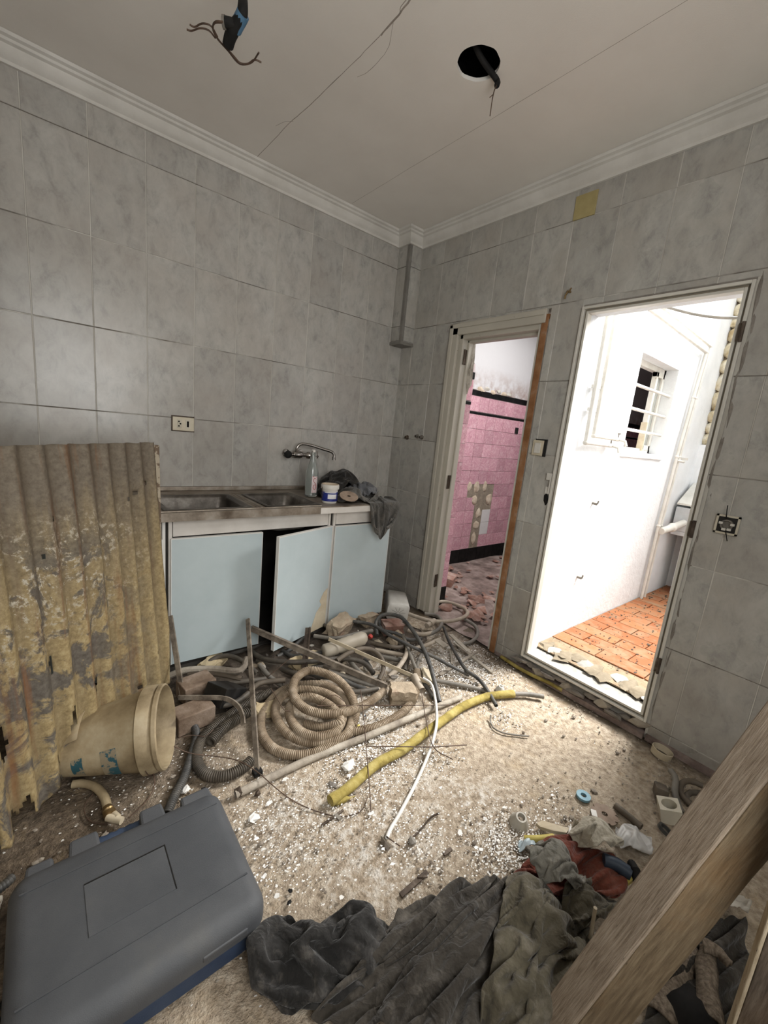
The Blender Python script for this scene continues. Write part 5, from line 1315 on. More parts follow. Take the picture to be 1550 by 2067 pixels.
hose('coiled_hose', [a3(1380, 930, .03), a3(1400, 840, .05), a3(1370, 720, .085), a3(1280, 610, .12), a3(1150, 550, .135), a3(1050, 545, .14), a3(970, 610, .14), a3(960, 720, .125), a3(1040, 810, .11), a3(1180, 850, .10), a3(1330, 835, .085), a3(1450, 795, .06), a3(1560, 720, .045), a3(1600, 690, .03)],
     hr, 'tan_hose', 'tan ribbed hose loop standing up on top of the coil', 'hose', ribbed=True, seg=12, n=10)
hose('dark_ribbed_hose', [a3(660, 1180, .022), a3(590, 1240, .022), a3(470, 1290, .022), a3(340, 1280, .022), a3(275, 1190, .022), a3(290, 1060, .025), a3(380, 950, .03), a3(500, 860, .03), a3(620, 780, .03), a3(800, 690, .03)], .019, 'dark_hose', 'dark ribbed hose bent in a loop left of the tan coil', 'hose', ribbed=True, seg=12, n=10)
hose('dark_ribbed_hose', [a3(370, 1050, .025), a3(450, 960, .03), a3(560, 880, .035), a3(640, 830, .04)], .022, 'dark_hose', 'short dark ribbed hose end lying inside the hose loop', 'hose', ribbed=True, seg=12)
hose('dark_ribbed_hose', [a3(60, 1560, .018), a3(110, 1440, .018), a3(180, 1300, .018), a3(235, 1130, .018), a3(268, 1010, .02), a3(255, 945, .02), a3(205, 905, .02), a3(120, 880, .02)], .015, 'black_conduit', 'black ribbed conduit running from the bucket towards the tool case', 'conduit', ribbed=True, seg=10)

conduits = [
    ('black_conduit', .0105, [a4(235, 240, .16), a4(360, 262, .16), a4(480, 335, .14), a4(640, 415, .11), a4(760, 470, .08), a4(880, 535, .05), a4(990, 590, .012)], 'long black conduit slanting across the heap from cabinet to plaster dust'),
    ('black_conduit', .0125, [a4(390, 330, .08), a4(385, 240, .13), a4(440, 195, .16), a4(540, 210, .17), a4(605, 275, .16), a4(680, 390, .13), a4(730, 510, .10), a4(765, 630, .06), a4(798, 765, .013)], 'thick black hose arching over the bricks and ending by the white cable'),
    ('grey_conduit', .0115, [a4(560, 330, .09), a4(600, 440, .08), a4(640, 540, .05), a4(683, 630, .02)], 'short grey conduit with open end near the broken brick'),
    ('black_conduit', .0105, [a4(825, 280, .04), a4(860, 370, .045), a4(920, 480, .045), a4(970, 555, .04), a4(1050, 615, .03), a4(1110, 690, .035), a4(1168, 790, .025)], 'bent black conduit from the doorway, crossing over the yellow pipe'),
    ('grey_conduit', .0125, [a4(770, 625, .02), a4(950, 660, .0135), a4(1100, 693, .0135)], 'straight grey green pipe lying behind the yellow pipe'),
    ('brown_conduit', .0135, [a4(130, 495, .10), a4(200, 450, .12), a4(290, 418, .13), a4(370, 430, .12), a4(425, 490, .09), a4(430, 560, .06), a4(405, 620, .03)], 'brown conduit bent in an arch in front of the plastic bottle'),
    ('beige_conduit', .0145, [a4(590, 385, .08), a4(580, 460, .07), a4(530, 540, .05), a4(470, 600, .02)], 'beige conduit curving down left of the cream slat'),
    ('dark_hose', .014, [a3(650, 395, .07), a3(740, 455, .08), a3(900, 480, .09), a3(1100, 475, .09), a3(1300, 455, .08), a3(1450, 480, .06), a3(1530, 560, .03)], 'dark hose lying along the heap under the long angle iron'),
    ('grey_conduit', .0125, [a3(720, 500, .06), a3(790, 585, .04), a3(880, 650, .02)], 'short grey brown conduit between stand leg and coil'),
    ('grey_conduit', .013, [a3(1210, 545, .07), a3(1350, 590, .05), a3(1500, 640, .03), a3(1560, 650, .02)], 'grey conduit emerging beneath the angle iron end'),
    ('dark_hose', .013, [a3(330, 500, .06), a3(420, 445, .08), a3(520, 440, .09), a3(620, 490, .08), a3(700, 560, .05)], 'dark hose arched behind the stand near the cabinet plinth'),
    ('grey_conduit', .0125, [a4(-20, 335, .09), a4(120, 350, .10), a4(260, 320, .11), a4(360, 300, .11)], 'grey conduit lying behind the dusty plastic bottle'),
    ('brown_conduit', .013, [a4(350, 380, .07), a4(430, 395, .075), a4(520, 410, .07), a4(590, 400, .06)], 'brown conduit short length right of the bottle, upper of three'),
    ('beige_conduit', .0125, [a4(380, 425, .05), a4(460, 440, .055), a4(540, 455, .05), a4(610, 480, .03)], 'beige conduit short length right of the bottle, middle of three'),
    ('grey_conduit', .0125, [a4(400, 465, .03), a4(480, 480, .03), a4(560, 500, .02)], 'grey conduit short length right of the bottle, lowest of three'),
    ('black_conduit', .012, [a4(310, 490, .05), a4(340, 530, .045), a4(365, 585, .025)], 'stub of black conduit with open end inside the brown arch'),
    ('beige_conduit', .014, [a4(600, 192, .08), a4(655, 212, .08), a4(740, 235, .07), a4(850, 240, .07), a4(940, 220, .07), a4(980, 185, .06), a4(940, 145, .05), a4(840, 112, .04), a4(760, 115, .04)], 'beige grey hose coiled in the narrow doorway, upper loop'),
    ('grey_conduit', .0135, [a4(660, 330, .05), a4(740, 320, .06), a4(800, 280, .065), a4(810, 235, .06), a4(770, 200, .05), a4(700, 190, .05)], 'grey hose loop lying on the doorway threshold, inner loop'),
    ('grey_conduit', .0125, [a4(960, 225, .04), a4(1030, 270, .025), a4(1045, 325, .018), a4(1000, 375, .014), a4(910, 395, .013)], 'grey hose curving round outermost at the doorway threshold'),
    ('beige_conduit', .0135, [a4(590, 300, .08), a4(680, 325, .07), a4(760, 310, .06)], 'beige hose lying low beneath the doorway coil'),
    ('beige_conduit', .0135, [a4(610, 420, .05), a4(700, 400, .05), a4(790, 360, .05)], 'pale beige conduit across the plaster dust below the doorway'),
    ('grey_conduit', .012, [a4(690, 440, .03), a4(660, 500, .035), a4(640, 560, .03), a4(625, 620, .02)], 'pale grey conduit stub behind the cream slat end'),
    ('black_conduit', .0125, [a4(700, 650, .02), a4(730, 690, .015), a4(760, 740, .0125)], 'short black conduit stub left of the thick black hose end'),
    ('dark_hose', .0135, [a3(1340, 690, .03), a3(1430, 690, .03), a3(1560, 670, .025)], 'dark hose short length right of the tan coil'),
    ('brown_conduit', .0125, [a4(-60, 470, .06), a4(60, 540, .05), a4(170, 560, .04), a4(290, 620, .02)], 'brown conduit under the angle iron above the coil'),
    ('black_conduit', .0125, [a4(110, 300, .12), a4(20, 260, .10), a4(-80, 330, .08), a4(-170, 420, .06), a4(-260, 470, .05)], 'black conduit rising along the open cabinet door bottom'),
    ('dark_hose', .013, [a3(390, 640, .05), a3(500, 630, .055), a3(640, 615, .055), a3(760, 600, .04)], 'dark hose passing behind the stand leg over the brown bricks'),
    ('dark_hose', .0145, [a3(700, 470, .03), a3(850, 520, .035), a3(980, 560, .04), a3(1100, 520, .05), a3(1230, 500, .05)], 'dark hose weaving low behind the tan loop top'),
    ('black_conduit', .012, [a3(880, 400, .06), a3(960, 440, .07), a3(1080, 430, .08), a3(1200, 400, .08), a3(1330, 380, .08)], 'black conduit lying just above the angle iron middle'),
    ('brown_conduit', .0135, [a3(650, 690, .03), a3(700, 640, .05), a3(780, 620, .05), a3(900, 610, .05)], 'brown conduit bend between stand leg and coil top'),
    ('dark_hose', .013, [a3(350, 780, .05), a3(460, 790, .06), a3(560, 760, .05), a3(640, 700, .05)], 'dark hose over the black plastic box'),
    ('black_conduit', .0125, [a4(-100, 560, .04), a4(20, 600, .05), a4(140, 610, .05), a4(230, 650, .03), a4(330, 690, .02)], 'black conduit between the coil and the half brick'),
    ('grey_conduit', .013, [a4(180, 420, .05), a4(230, 520, .05), a4(330, 610, .04), a4(400, 600, .03)], 'grey conduit crossing under the brown arch'),
    ('dark_hose', .0135, [a4(470, 330, .05), a4(540, 390, .05), a4(590, 470, .04), a4(570, 560, .02)], 'dark hose bend left of the short open grey conduit'),
    ('black_conduit', .0115, [a4(400, 210, .07), a4(420, 290, .09), a4(520, 320, .09), a4(600, 360, .07), a4(680, 350, .05)], 'black conduit curling over the pale mortar chunk'),
]
for mt, r, pts, lb in conduits:
    hose('hose' if 'hose' in lb else 'conduit', pts, r, mt, lb, 'hose' if 'hose' in lb else 'conduit', seg=10, n=6)

# wood / plaster pole, cream slat, slats, yellow pipe, cables
hose('wooden_pole', [a3(545, 1425, .016), a3(800, 1300, .016), a3(1100, 1160, .016), a3(1400, 1040, .018), a4(300, 1000, .02), a4(560, 890, .02), a4(760, 805, .018), a4(935, 735, .016)], .0150, 'grey_wood', 'long whitish weathered wooden pole lying along the coil front', 'pole', hollow=False, seg=10)
o = MB().rock(a3(575, 1405, .02), (.035, .03, .035), 12, 1, .4).build('pole_nail', 'rusty_steel'); o['label'] = 'rusty fitting at the left end of the wooden pole'; o['category'] = 'fitting'
o = MB().rock(a3(710, 1410, .012), (.025, .02, .022), 14, 1, .4).build('rusty_nut', 'rusty_steel'); o['label'] = 'small rusty nut on the floor below the wooden pole'; o['category'] = 'nut'
yp_ = thing('lagged_pipe', a4(700, 980), 'yellow foam lagged pipe lying diagonally across the floor', 'pipe')
ypts = [a4(85, 1410, .022), a4(200, 1330, .022), a4(330, 1215, .022), a4(420, 1150, .022), a4(560, 1075, .022), a4(680, 985, .024), a4(820, 885, .024), a4(960, 790, .024), a4(1120, 728, .024), a4(1280, 712, .022)]
MB().tube(resample(cr(ypts, 8), .014), lambda u: .0205 * (1 + .10 * mnoise.noise(Vector((u * 40, 0, 0)))), 12).build('foam_sleeve', 'yellow_foam', yp_, smooth=60)
hose('pipe_end', [a4(1270, 713, .022), a4(1370, 715, .021), a4(1475, 730, .02)], .0135, 'grey_conduit', '', '', parent=yp_)
MB().grid([[a4(x_, y_, z_) for x_, y_, z_ in ((100 + 14 * i, 1425 - 8 * i, .02), (115 + 18 * i, 1435 - 8 * i, .012), (130 + 20 * i, 1450 - 12 * i, .004))] for i in range(7)]).build('split_flap', 'yellow_foam', yp_, smooth=60, solid=.004)
hose('white_cable', [a4(690, 610, .08), a4(745, 650, .07), a4(772, 760, .05), a4(780, 880, .055), a4(765, 980, .052), a4(720, 1120, .02), a4(640, 1300, .009), a4(540, 1490, .009), a4(480, 1590, .009), a4(455, 1650, .009)], .0072, 'white_plastic', 'white plastic cable trunk curving across the floor over the yellow pipe', 'cable', hollow=False)
hose('brown_wire', [a4(455, 1645, .008), a4(500, 1680, .004), a4(540, 1705, .003)], .002, 'rust_wire', 'thin brown wire at the near end of the white cable', 'wire', hollow=False)
o = MB().rock(a4(440, 1690, .006), (.03, .05, .014), 21, 1, .4).build('dark_clod', 'brown_conduit'); o['label'] = 'dark clod at the near end of the white cable'; o['category'] = 'clod'
o = MB().bar(a4(75, 355, .17), a4(760, 655, .03), .004, .022, (0, 0, 1)).build('cream_slat', 'cream_slat', bevel=.001); o['label'] = 'long thin cream plastic slat crossing the conduit heap'; o['category'] = 'slat'
for p, q, wd, lb in (((870, 325, .05), (1000, 450, .02), .03, 'broken yellowish wood strip at the doorway edge, upper'), ((900, 380, .03), (1140, 572, .01), .022, 'long grey wood lath near the courtyard step'), ((800, 590, .012), (1050, 432, .03), .018, 'thin grey wood lath crossing the other laths'), ((780, 360, .06), (840, 405, .05), .05, 'short grey wood offcut under the doorway hose'),
                     ((870, 420, .03), (880, 520, .012), .012, 'tiny grey stick standing among the laths')):
    o = MB().bar(a4(*p), a4(*q), wd, .008).build('wood_lath', 'grey_wood', bevel=.001); o['label'] = lb; o['category'] = 'lath'
hose('yellow_tube', [a4(1200, 470, .02), a4(1300, 535, .02), a4(1400, 590, .02), a4(1510, 640, .02), a4(1600, 690, .02)], .011, 'yellow_foam', 'thin yellow tube lying along the courtyard door step', 'tube')
hose('grey_cable', [a4(1132, 852, .02), a4(1130, 890, .004), a4(1150, 935, .004), a4(1210, 965, .004), a4(1290, 980, .004), a4(1378, 988, .004)], .0042, 'grey_conduit', 'thin grey cable curved on bare floor right of the yellow pipe', 'cable', hollow=False)
o = MB().rock(a4(1345, 968, .004), (.018, .014, .010), 31, 1, .4).build('pebble_chip', 'rusty_steel'); o['label'] = 'tiny dark chip beside the grey cable end'; o['category'] = 'chip'

# welded wire grid
wm = thing('wire_grid', a4(500, 900), 'piece of thin rusty welded wire grid lying over the hoses', 'wire grid')
for pts in ([(0, 790, .10), (400, 788, .08), (910, 785, .03)], [(320, 1055, .06), (600, 1057, .05), (760, 1058, .04), (975, 1045, .01)], [(283, 690, .11), (300, 830, .09), (320, 1060, .06), (340, 1300, .03), (352, 1500, .005)], [(680, 700, .08), (710, 880, .06), (760, 1060, .04), (885, 1140, .006)]):
    MB().tube(cr([a4(*p) for p in pts], 5), .0022, 6).build('wire', 'rust_wire', wm, smooth=60)
for lb, pts in (('long thin dark wire running from the bucket across the floor', [a3(110, 1080, .10), a3(230, 1130, .06), a3(400, 1150, .04), a3(560, 1180, .04), a3(700, 1260, .05), a3(850, 1390, .03), a3(980, 1480, .01), a3(1150, 1550, .005), a3(1300, 1580, .004), a3(1440, 1540, .005), a3(1485, 1440, .02)]),
                ('thin dark wire curled in the mouth of the coil', [a3(800, 670, .12), a3(850, 750, .12), a3(890, 820, .11), a3(940, 830, .10)]),
                ('thin wire arch standing over the coil centre', [a3(1150, 790, .10), a3(1190, 730, .13), a3(1260, 715, .14), a3(1320, 760, .11)]),
                ('thin wire sticking up left of the open cabinet door', [a3(740, 610, .03), a3(820, 550, .08), a3(950, 440, .14)]),
                ('thin wire between bucket and dark ribbed hose', [a3(140, 1020, .12), a3(250, 1000, .06), a3(330, 1010, .05), a3(390, 960, .05)]),
                ('looped wire trailing under the bucket', [a5(845, 560, .06), a5(865, 620, .02), a5(850, 690, .004), a5(800, 760, .003), a5(720, 830, .003)]),
                ('thin wire looped around the cut beige hose', [a5(520, 700, .02), a5(470, 770, .004), a5(500, 850, .003), a5(600, 870, .004)])):
    hose('wire', pts, .0019, 'rust_wire', lb, 'wire', hollow=False, seg=6)
tw = thing('twig', a4(700, 1580), 'dark forked twig on bare floor right of the white cable', 'twig')
MB().tube(cr(Q(a4, (600, 1675, .006), (680, 1590, .007), (740, 1520, .008), (795, 1490, .006)), 5), .0035, 6).build('stem', 'rusty_steel', tw, smooth=60)
MB().rock(a4(620, 1680, .01), (.035, .03, .02), 41, 1, .4).build('knot', 'grey_conduit', tw)
o = MB().bar(a4(170, 1470, .006), a4(30, 1570, .004), .008, .005).build('splinter', 'rusty_steel'); o['label'] = 'dark pointed splinter beyond the near end of the lagged pipe'; o['category'] = 'splinter'
o = MB().bar(a4(120, 1500, .006), a4(150, 1530, .006), .012, .006).build('splinter', 'grey_conduit'); o['label'] = 'grey flat chip beside the dark pointed splinter'; o['category'] = 'splinter'
hb = thing('hinge_strap', a6(970, 215), 'dark rusty flat metal strap on the floor above the jacket', 'metal strap')
MB().bar(a6(900, 280, .005), a6(1040, 155, .006), .016, .007).build('strap', 'rusty_steel', hb, bevel=.002)
MB().bar(a6(990, 180, .011), a6(1040, 178, .012), .007, .004).build('tab', 'rusty_steel', hb)
o = MB().bar(a6(1125, 65, .005), a6(1165, 35, .005), .012, .006).build('splinter', 'rusty_steel'); o['label'] = 'small brown splinter near the dust patch above the metal strap'; o['category'] = 'splinter'

# ------------------------------------------------------------------ steel stand, bricks, bottle, can
def floor_up(px, py, y): return wa(px, py, y)


sd = thing('steel_stand', a3(690, 1260), 'rusty dismantled steel stand frame lying before the cabinet', 'steel frame')
jt = wa(500, 1253, -.66); ft_ = a3(702, 1262, .012)
mid = dp(495, 1360, 1.75)
rail_end = a4(455, 672, .03)
VU = tuple(-F_)
MB().bar(jt + Vector((0, 0, .01)), ft_, .022, .010, VU).build('leg', 'dusty_steel', sd, bevel=.001)
MB().box(ft_ + Vector((0, 0, 0)), (.035, .03, .02)).build('foot', 'black_rubber', sd, bevel=.003)
ra, rb_ = wa(507, 1270, -.66), rail_end
MB().bar(ra, rb_, .026, .004, VU).bar(ra + Vector((.006, .006, .014)), rb_ + Vector((.006, .006, .014)), .004, .024, VU).build('angle_rail', 'dusty_steel', sd)
l0, l1 = wa(343, 1243, -.62), fp(369, 1408, .04)
MB().bar(l0, l1, .024, .010, VU).build('leg', 'dusty_steel', sd, bevel=.001)
m0, m1 = fp(621, 1267, .20), fp(613, 1350, .07)
MB().bar(m0, m1, .026, .005, VU).bar(m0 + Vector((.014, -.006, 0)), m1 + Vector((.014, -.006, 0)), .005, .022, VU).build('leg', 'rusty_steel', sd)
pc = cr([fp(360, 1408, .09), fp(410, 1408, .10), fp(455, 1410, .10), fp(480, 1425, .09), fp(489, 1445, .08), fp(491, 1462, .07)], 6)
mb = MB()
for a, b in zip(pc[:-1], pc[1:]): mb.bar(a, b + (b - a) * .1, .020, .008, VU)
mb.build('curved_brace', 'dusty_steel', sd)
hose('branch', [a3(40, 595, .06), a3(120, 560, .08), a3(210, 535, .09), a3(400, 530, .10), a3(540, 545, .11), a3(600, 525, .12), a3(630, 450, .15)], .016, 'grey_wood', 'pale dry bent branch lying over the steel stand', 'branch', hollow=False, seg=8)
hose('branch', [a3(210, 570, .07), a3(350, 560, .08), a3(480, 575, .08), a3(590, 600, .07)], .014, 'brown_conduit', 'dark split branch lying just below the pale one', 'branch', hollow=False, seg=8)


def brick(px, py, z, size, rz, mat, lb, tilt=0.0, rough=0):
    p = fp(px, py, z); rot = Matrix.Rotation(rz, 3, 'Z') @ Matrix.Rotation(tilt, 3, 'X')
    if not rough: o = MB().box((p.x, p.y, max(p.z, size[2] / 2)), size, rot).build('brick', mat, bevel=.004)
    else:
        mb = MB().box((0, 0, 0), (1, 1, 1)); bm = bmesh.new()
        vs = [bm.verts.new(v) for v in mb.v]; [bm.faces.new([vs[i] for i in f]) for f in mb.f]; bmesh.ops.subdivide_edges(bm, edges=bm.edges, cuts=3, use_grid_fill=True)
        m2 = MB(); bm.verts.index_update(); off = Vector((px * .1, py * .1, 0))
        m2.add([rot @ Vector(((v.co.x + rough * mnoise.noise(v.co * 3 + off)) * size[0], (v.co.y + rough * mnoise.noise(v.co * 3 + off + Vector((5, 0, 0)))) * size[1], (v.co.z + rough * mnoise.noise(v.co * 3 + off + Vector((0, 9, 0)))) * size[2])) + Vector((p.x, p.y, max(p.z, size[2] * .48))) for v in bm.verts], [tuple(v.index for v in f.verts) for f in bm.faces]); bm.free()
        o = m2.build('brick', mat)
    o['label'] = lb; o['category'] = 'brick'; return o


brick(396, 1388, .06, (.15, .11, .09), .15, 'brown_brick', 'smooth brown brick behind the bucket, upper of two')
brick(390, 1444, .045, (.16, .10, .085), .1, 'brown_brick', 'smooth brown brick beside the bucket rim, lower of two')
brick(812, 1400, .045, (.125, .10, .075), -.55, 'dusty_brick', 'dusty tan half brick at the front of the conduit heap', 0, .10)
brick(686, 1264, .13, (.17, .09, .10), .35, 'dusty_brick', 'rough mortar covered brick leaning by the cabinet door', .3, .18)
brick(740, 1250, .07, (.12, .10, .08), .2, 'dusty_brick', 'dusty brick against the right cabinet door bottom', 0, .14)
brick(791, 1266, .08, (.14, .09, .075), -.35, 'terracotta_rubble', 'broken red brick below the white jerrycan', .1, .10)
brick(800, 1290, .05, (.13, .08, .05), .4, 'dusty_brick', 'pale mortar chunk leaning in front of the red brick', .5, .22)
brick(620, 1338, .05, (.16, .10, .05), .2, 'cardboard', 'tan crumbled block under the dusty plastic bottle', .2, .16)
brick(430, 1340, .045, (.14, .08, .06), .5, 'cardboard', 'tan block behind the dry branch', .2, .15)
brick(540, 1432, .03, (.10, .07, .04), -.3, 'cardboard', 'flat tan chunk between stand leg and coil', .1, .18)
brick(862, 1365, .03, (.10, .06, .035), .9, 'cream_slat', 'pale plaster chunk among the conduits above the half brick', .2, .2)
o = MB().box(a3(470, 710, .06), (.16, .12, .09), Matrix.Rotation(.5, 3, 'Z') @ Matrix.Rotation(.5, 3, 'Y')).build('black_box', 'black_plastic', bevel=.004); o['label'] = 'black plastic box half buried under the stand'; o['category'] = 'box'
o = MB().tube([a4(630, 595, .06), a4(680, 690, .03)], .022, 14, caps=False).lathe([(.022, 0), (.018, 0), (.018, .03), (0, .03)], a4(680, 690, .03), (a4(630, 595, .06) - a4(680, 690, .03)), 14).build('pipe_offcut', 'beige_conduit', smooth=40); o['label'] = 'beige pipe offcut beside the half brick'; o['category'] = 'pipe'
o = MB().tube([a4(715, 270, .06), a4(765, 235, .07)], .020, 14).lathe([(.026, -.012), (.026, .012), (.018, .014), (.018, -.014), (.026, -.012)], a4(740, 252, .065), a4(765, 235, .07) - a4(715, 270, .06), 14).build('pipe_coupling', 'beige_conduit', smooth=40); o['label'] = 'beige pipe coupling lying before the doorway coil'; o['category'] = 'fitting'

pb0, pb1 = a4(40, 440, .10), a4(325, 340, .14); dbb = (pb1 - pb0).normalized(); Lbt = (pb1 - pb0).length
pb = thing('plastic_bottle', pb0, 'dusty crumpled clear plastic bottle lying on the conduit heap', 'bottle')
mb = MB().lathe([(0, 0), (.030, .0), (.040, .01), (.041, Lbt * .25), (.037, Lbt * .3), (.041, Lbt * .36), (.041, Lbt * .62), (.038, Lbt * .68), (.040, Lbt * .75), (.038, Lbt * .9), (.024, Lbt * .97), (.010, Lbt)], pb0, dbb, 20)
mb.v = [p + Vector((.004, .004, .006)) * mnoise.noise(p * 22) for p in mb.v]; mb.build('bottle_body', 'dusty_bottle_plastic', pb, smooth=50)
cp_ = a4(348, 338, .13)
o = MB().lathe([(0, -.009), (.014, -.009), (.015, .006), (.012, .009), (0, .009)], cp_, (1, .3, .5), 16).build('bottle_cap', 'red_plastic', smooth=40); o['label'] = 'small red bottle cap right of the dusty plastic bottle'; o['category'] = 'cap'
jc = fp(800, 1222, .09)
jr = thing('jerrycan', (jc.x, jc.y, 0), 'translucent white plastic jerrycan lying at the cabinet corner', 'jerrycan')
jrot = Matrix.Rotation(-.62, 3, 'Z') @ Matrix.Rotation(.10, 3, 'Y'); jd = jrot @ Vector((0, -1, 0))
rings = []
for s_, o_ in ((.55, .155), (.9, .145), (1.0, .13), (1.0, -.11), (.96, -.125), (.7, -.135)):
    ring = []
    for cx_, cz_, a0 in ((.055, .038, 0), (-.055, .038, 90), (-.055, -.038, 180), (.055, -.038, 270)):
        for k in range(5):
            a = math.radians(a0 + 22.5 * k); ring.append(jrot @ Vector(((cx_ + .027 * math.cos(a)) * s_, o_, (cz_ + .027 * math.sin(a)) * s_)) + jc)
    rings.append(ring)
m = len(rings[0]); MB().add([p for g in rings for p in g], [(i * m + k, i * m + (k + 1) % m, (i + 1) * m + (k + 1) % m, (i + 1) * m + k) for i in range(len(rings) - 1) for k in range(m)] + [tuple(range(m - 1, -1, -1)), tuple((len(rings) - 1) * m + k for k in range(m))]).build('can_body', 'white_plastic', jr, smooth=40)
mb = MB()
for k in range(10):
    a = 2 * math.pi * k / 10 + .2; mb.tube([jrot @ Vector((.008 * math.cos(a), -.136, .006 * math.sin(a))) + jc, jrot @ Vector((.055 * math.cos(a), -.1355, .044 * math.sin(a))) + jc], .0012, 5)
mb.build('base_rib', 'grey_conduit', jr)
MB().lathe([(0, 0), (.02, 0), (.02, .025), (0, .027)], jrot @ Vector((.03, .155, .02)) + jc, -jd, 14).build('cap', 'dirty_white_plastic', jr, smooth=40)

# ------------------------------------------------------------------ small loose fittings on the floor
def cone(px, py, r0, r1, h, lb, lean_=(0, 0, 1)):
    p = fp(px, py, 0.002); o = MB().lathe([(r0, 0), (r0 * .98, .006), (r1, h), (r1 * .72, h), (r1 * .66, h - .02), (r0 * .8, .002), (r0, 0)], p, lean_, 28).build('pipe_rosette', 'white_plastic' if r0 < .03 else 'dirty_white_plastic', smooth=40)
    o['label'] = lb; o['category'] = 'rosette'; return o


cone(1047, 1662, .036, .019, .040, 'grey white plastic cone rosette on bare floor above the rags', (-.15, -.2, 1))
cone(1009, 1394, .027, .013, .030, 'small white cone rosette just beyond the yellow pipe', (0, -.1, 1))


def disc(name, px, py, r, hole, mat, lb, cat, teeth=0, th=.006):
    c = fp(px, py, .005); mb = MB(); n = 48; vs = []
    for k in range(n):
        a = 2 * math.pi * k / n; ro = r * (.80 if teeth and k % (n // teeth) == 0 else 1)
        for rr_, z in ((ro, 0), (ro, th), (hole, th), (hole, 0)): vs.append(c + Vector((rr_ * math.cos(a), rr_ * math.sin(a), z)))
    mb.add(vs, [(k * 4 + j, ((k + 1) % n) * 4 + j, ((k + 1) % n) * 4 + (j + 1) % 4, k * 4 + (j + 1) % 4) for k in range(n) for j in range(4)])
    o = mb.build(name, mat); o['label'] = lb; o['category'] = cat; return o


disc('washer', 1177, 1609, .027, .011, 'blue_plastic', 'pale blue plastic ring washer on the floor', 'washer', th=.010)
disc('cutting_disc', 1220, 1644, .048, .011, 'rusty_disc', 'rusty slotted cutting disc beside the blue washer', 'cutting disc', teeth=8, th=.003)
o = MB().box(a7(560, 398, .012), (.03, .02, .003), Matrix.Rotation(.6, 3, 'Z')).build('plaster_chip', 'flake_white'); o['label'] = 'white plaster chip lying on the cutting disc'; o['category'] = 'chip'
hose('pipe_offcut', [a7(680, 355, .016), a7(755, 415, .016), a7(830, 478, .016)], .0125, 'brown_conduit', 'short dark pipe offcut between cutting disc and beam', 'pipe')
pf = thing('square_fitting', a7(990, 400), 'cream square plastic fitting with a round hole near the beam', 'fitting')
pfc = a7(990, 385, .03)
bm_ = MB(); n = 24; hv = .036
for z, inn in ((.03, 1), (-.03, 1)):
    pass
rot = Matrix.Rotation(.5, 3, 'Z') @ Matrix.Rotation(-.25, 3, 'X'); vs = []
for k in range(n):
    a = 2 * math.pi * k / n; c_, s_ = math.cos(a), math.sin(a); q = hv / max(abs(c_), abs(s_))
    for rr_, z in ((q, -.03), (q, .03), (.026, .03), (.024, -.02)): vs.append(pfc + rot @ Vector((rr_ * c_, rr_ * s_, z)))
bm_.add(vs, [(k * 4 + j, ((k + 1) % n) * 4 + j, ((k + 1) % n) * 4 + j + 1, k * 4 + j + 1) for k in range(n) for j in range(3)]).build('housing', 'cream_plastic', pf)
MB().lathe([(0, 0), (.0245, 0), (.0235, -.004), (0, -.004)], pfc + rot @ Vector((0, 0, -.018)), rot @ Vector((0, 0, 1)), 20).build('bore', 'dark_void', pf)
cr_ = fp(1333, 1524, .0); o = MB().lathe([(.042, .0), (.044, .032), (.041, .033), (.038, .002), (.042, 0)], cr_, (0.1, -.1, 1), 28).build('pipe_ring', 'cream_slat', smooth=40); o['label'] = 'beige plastic pipe ring at the foot of the right wall'; o['category'] = 'ring'
cr_ = a7(960, 500, .012); o = MB().lathe([(.026, .0), (.026, .012), (.018, .012), (.018, .0), (.026, 0)], cr_, (.3, -.3, 1), 24).build('rubber_ring', 'black_conduit', smooth=40); o['label'] = 'dark rubber ring on the floor beside the beam edge'; o['category'] = 'ring'
hose('conduit', [a7(995, 155, .05), a7(1025, 200, .045), a7(1020, 270, .03), a7(1035, 340, .02), a7(1060, 400, .02)], .0125, 'grey_conduit', 'grey conduit bent upright at the right wall, left of the beam', 'conduit')
hose('conduit', [a7(1180, 245, .03), a7(1110, 215, .03), a7(1060, 230, .03), a7(1055, 290, .02), a7(1110, 350, .015)], .0115, 'brown_conduit', 'brown conduit loop at the right wall behind the beam, upper', 'conduit')
hose('conduit', [a7(1190, 290, .02), a7(1120, 280, .02), a7(1080, 310, .013), a7(1130, 360, .012)], .011, 'dark_hose', 'dark conduit loop at the right wall behind the beam, lower', 'conduit')
o = MB().box(a7(940, 275, .025), (.07, .045, .045), Matrix.Rotation(.4, 3, 'Z') @ Matrix.Rotation(.3, 3, 'Y')).build('junction_box', 'brown_conduit', bevel=.004); o['label'] = 'small dirty junction box at the foot of the right wall'; o['category'] = 'box'
hc = thing('cut_hose', a5(590, 720), 'cut beige hose with corroded brass fitting between sheet and case', 'hose')
hose('tube', [a5(405, 645, .02), a5(470, 640, .02), a5(540, 665, .02), a5(585, 720, .02), a5(600, 780, .02)], .014, 'bucket_plastic', '', '', parent=hc)
MB().lathe([(0, -.02), (.016, -.02), (.018, -.005), (.014, 0), (.020, .006), (.018, .02), (0, .02)], a5(608, 800, .02), a5(625, 830, .02) - a5(600, 780, .02), 12).build('fitting', 'brass', hc, smooth=40)
MB().tube([a5(600, 830, .02), a5(680, 850, .02)], .012, 10).build('outlet', 'cream_slat', hc, smooth=40)
MB().tube([a5(625, 800, .02), a5(660, 830, .025)], .010, 10).build('outlet', 'cream_slat', hc, smooth=40)

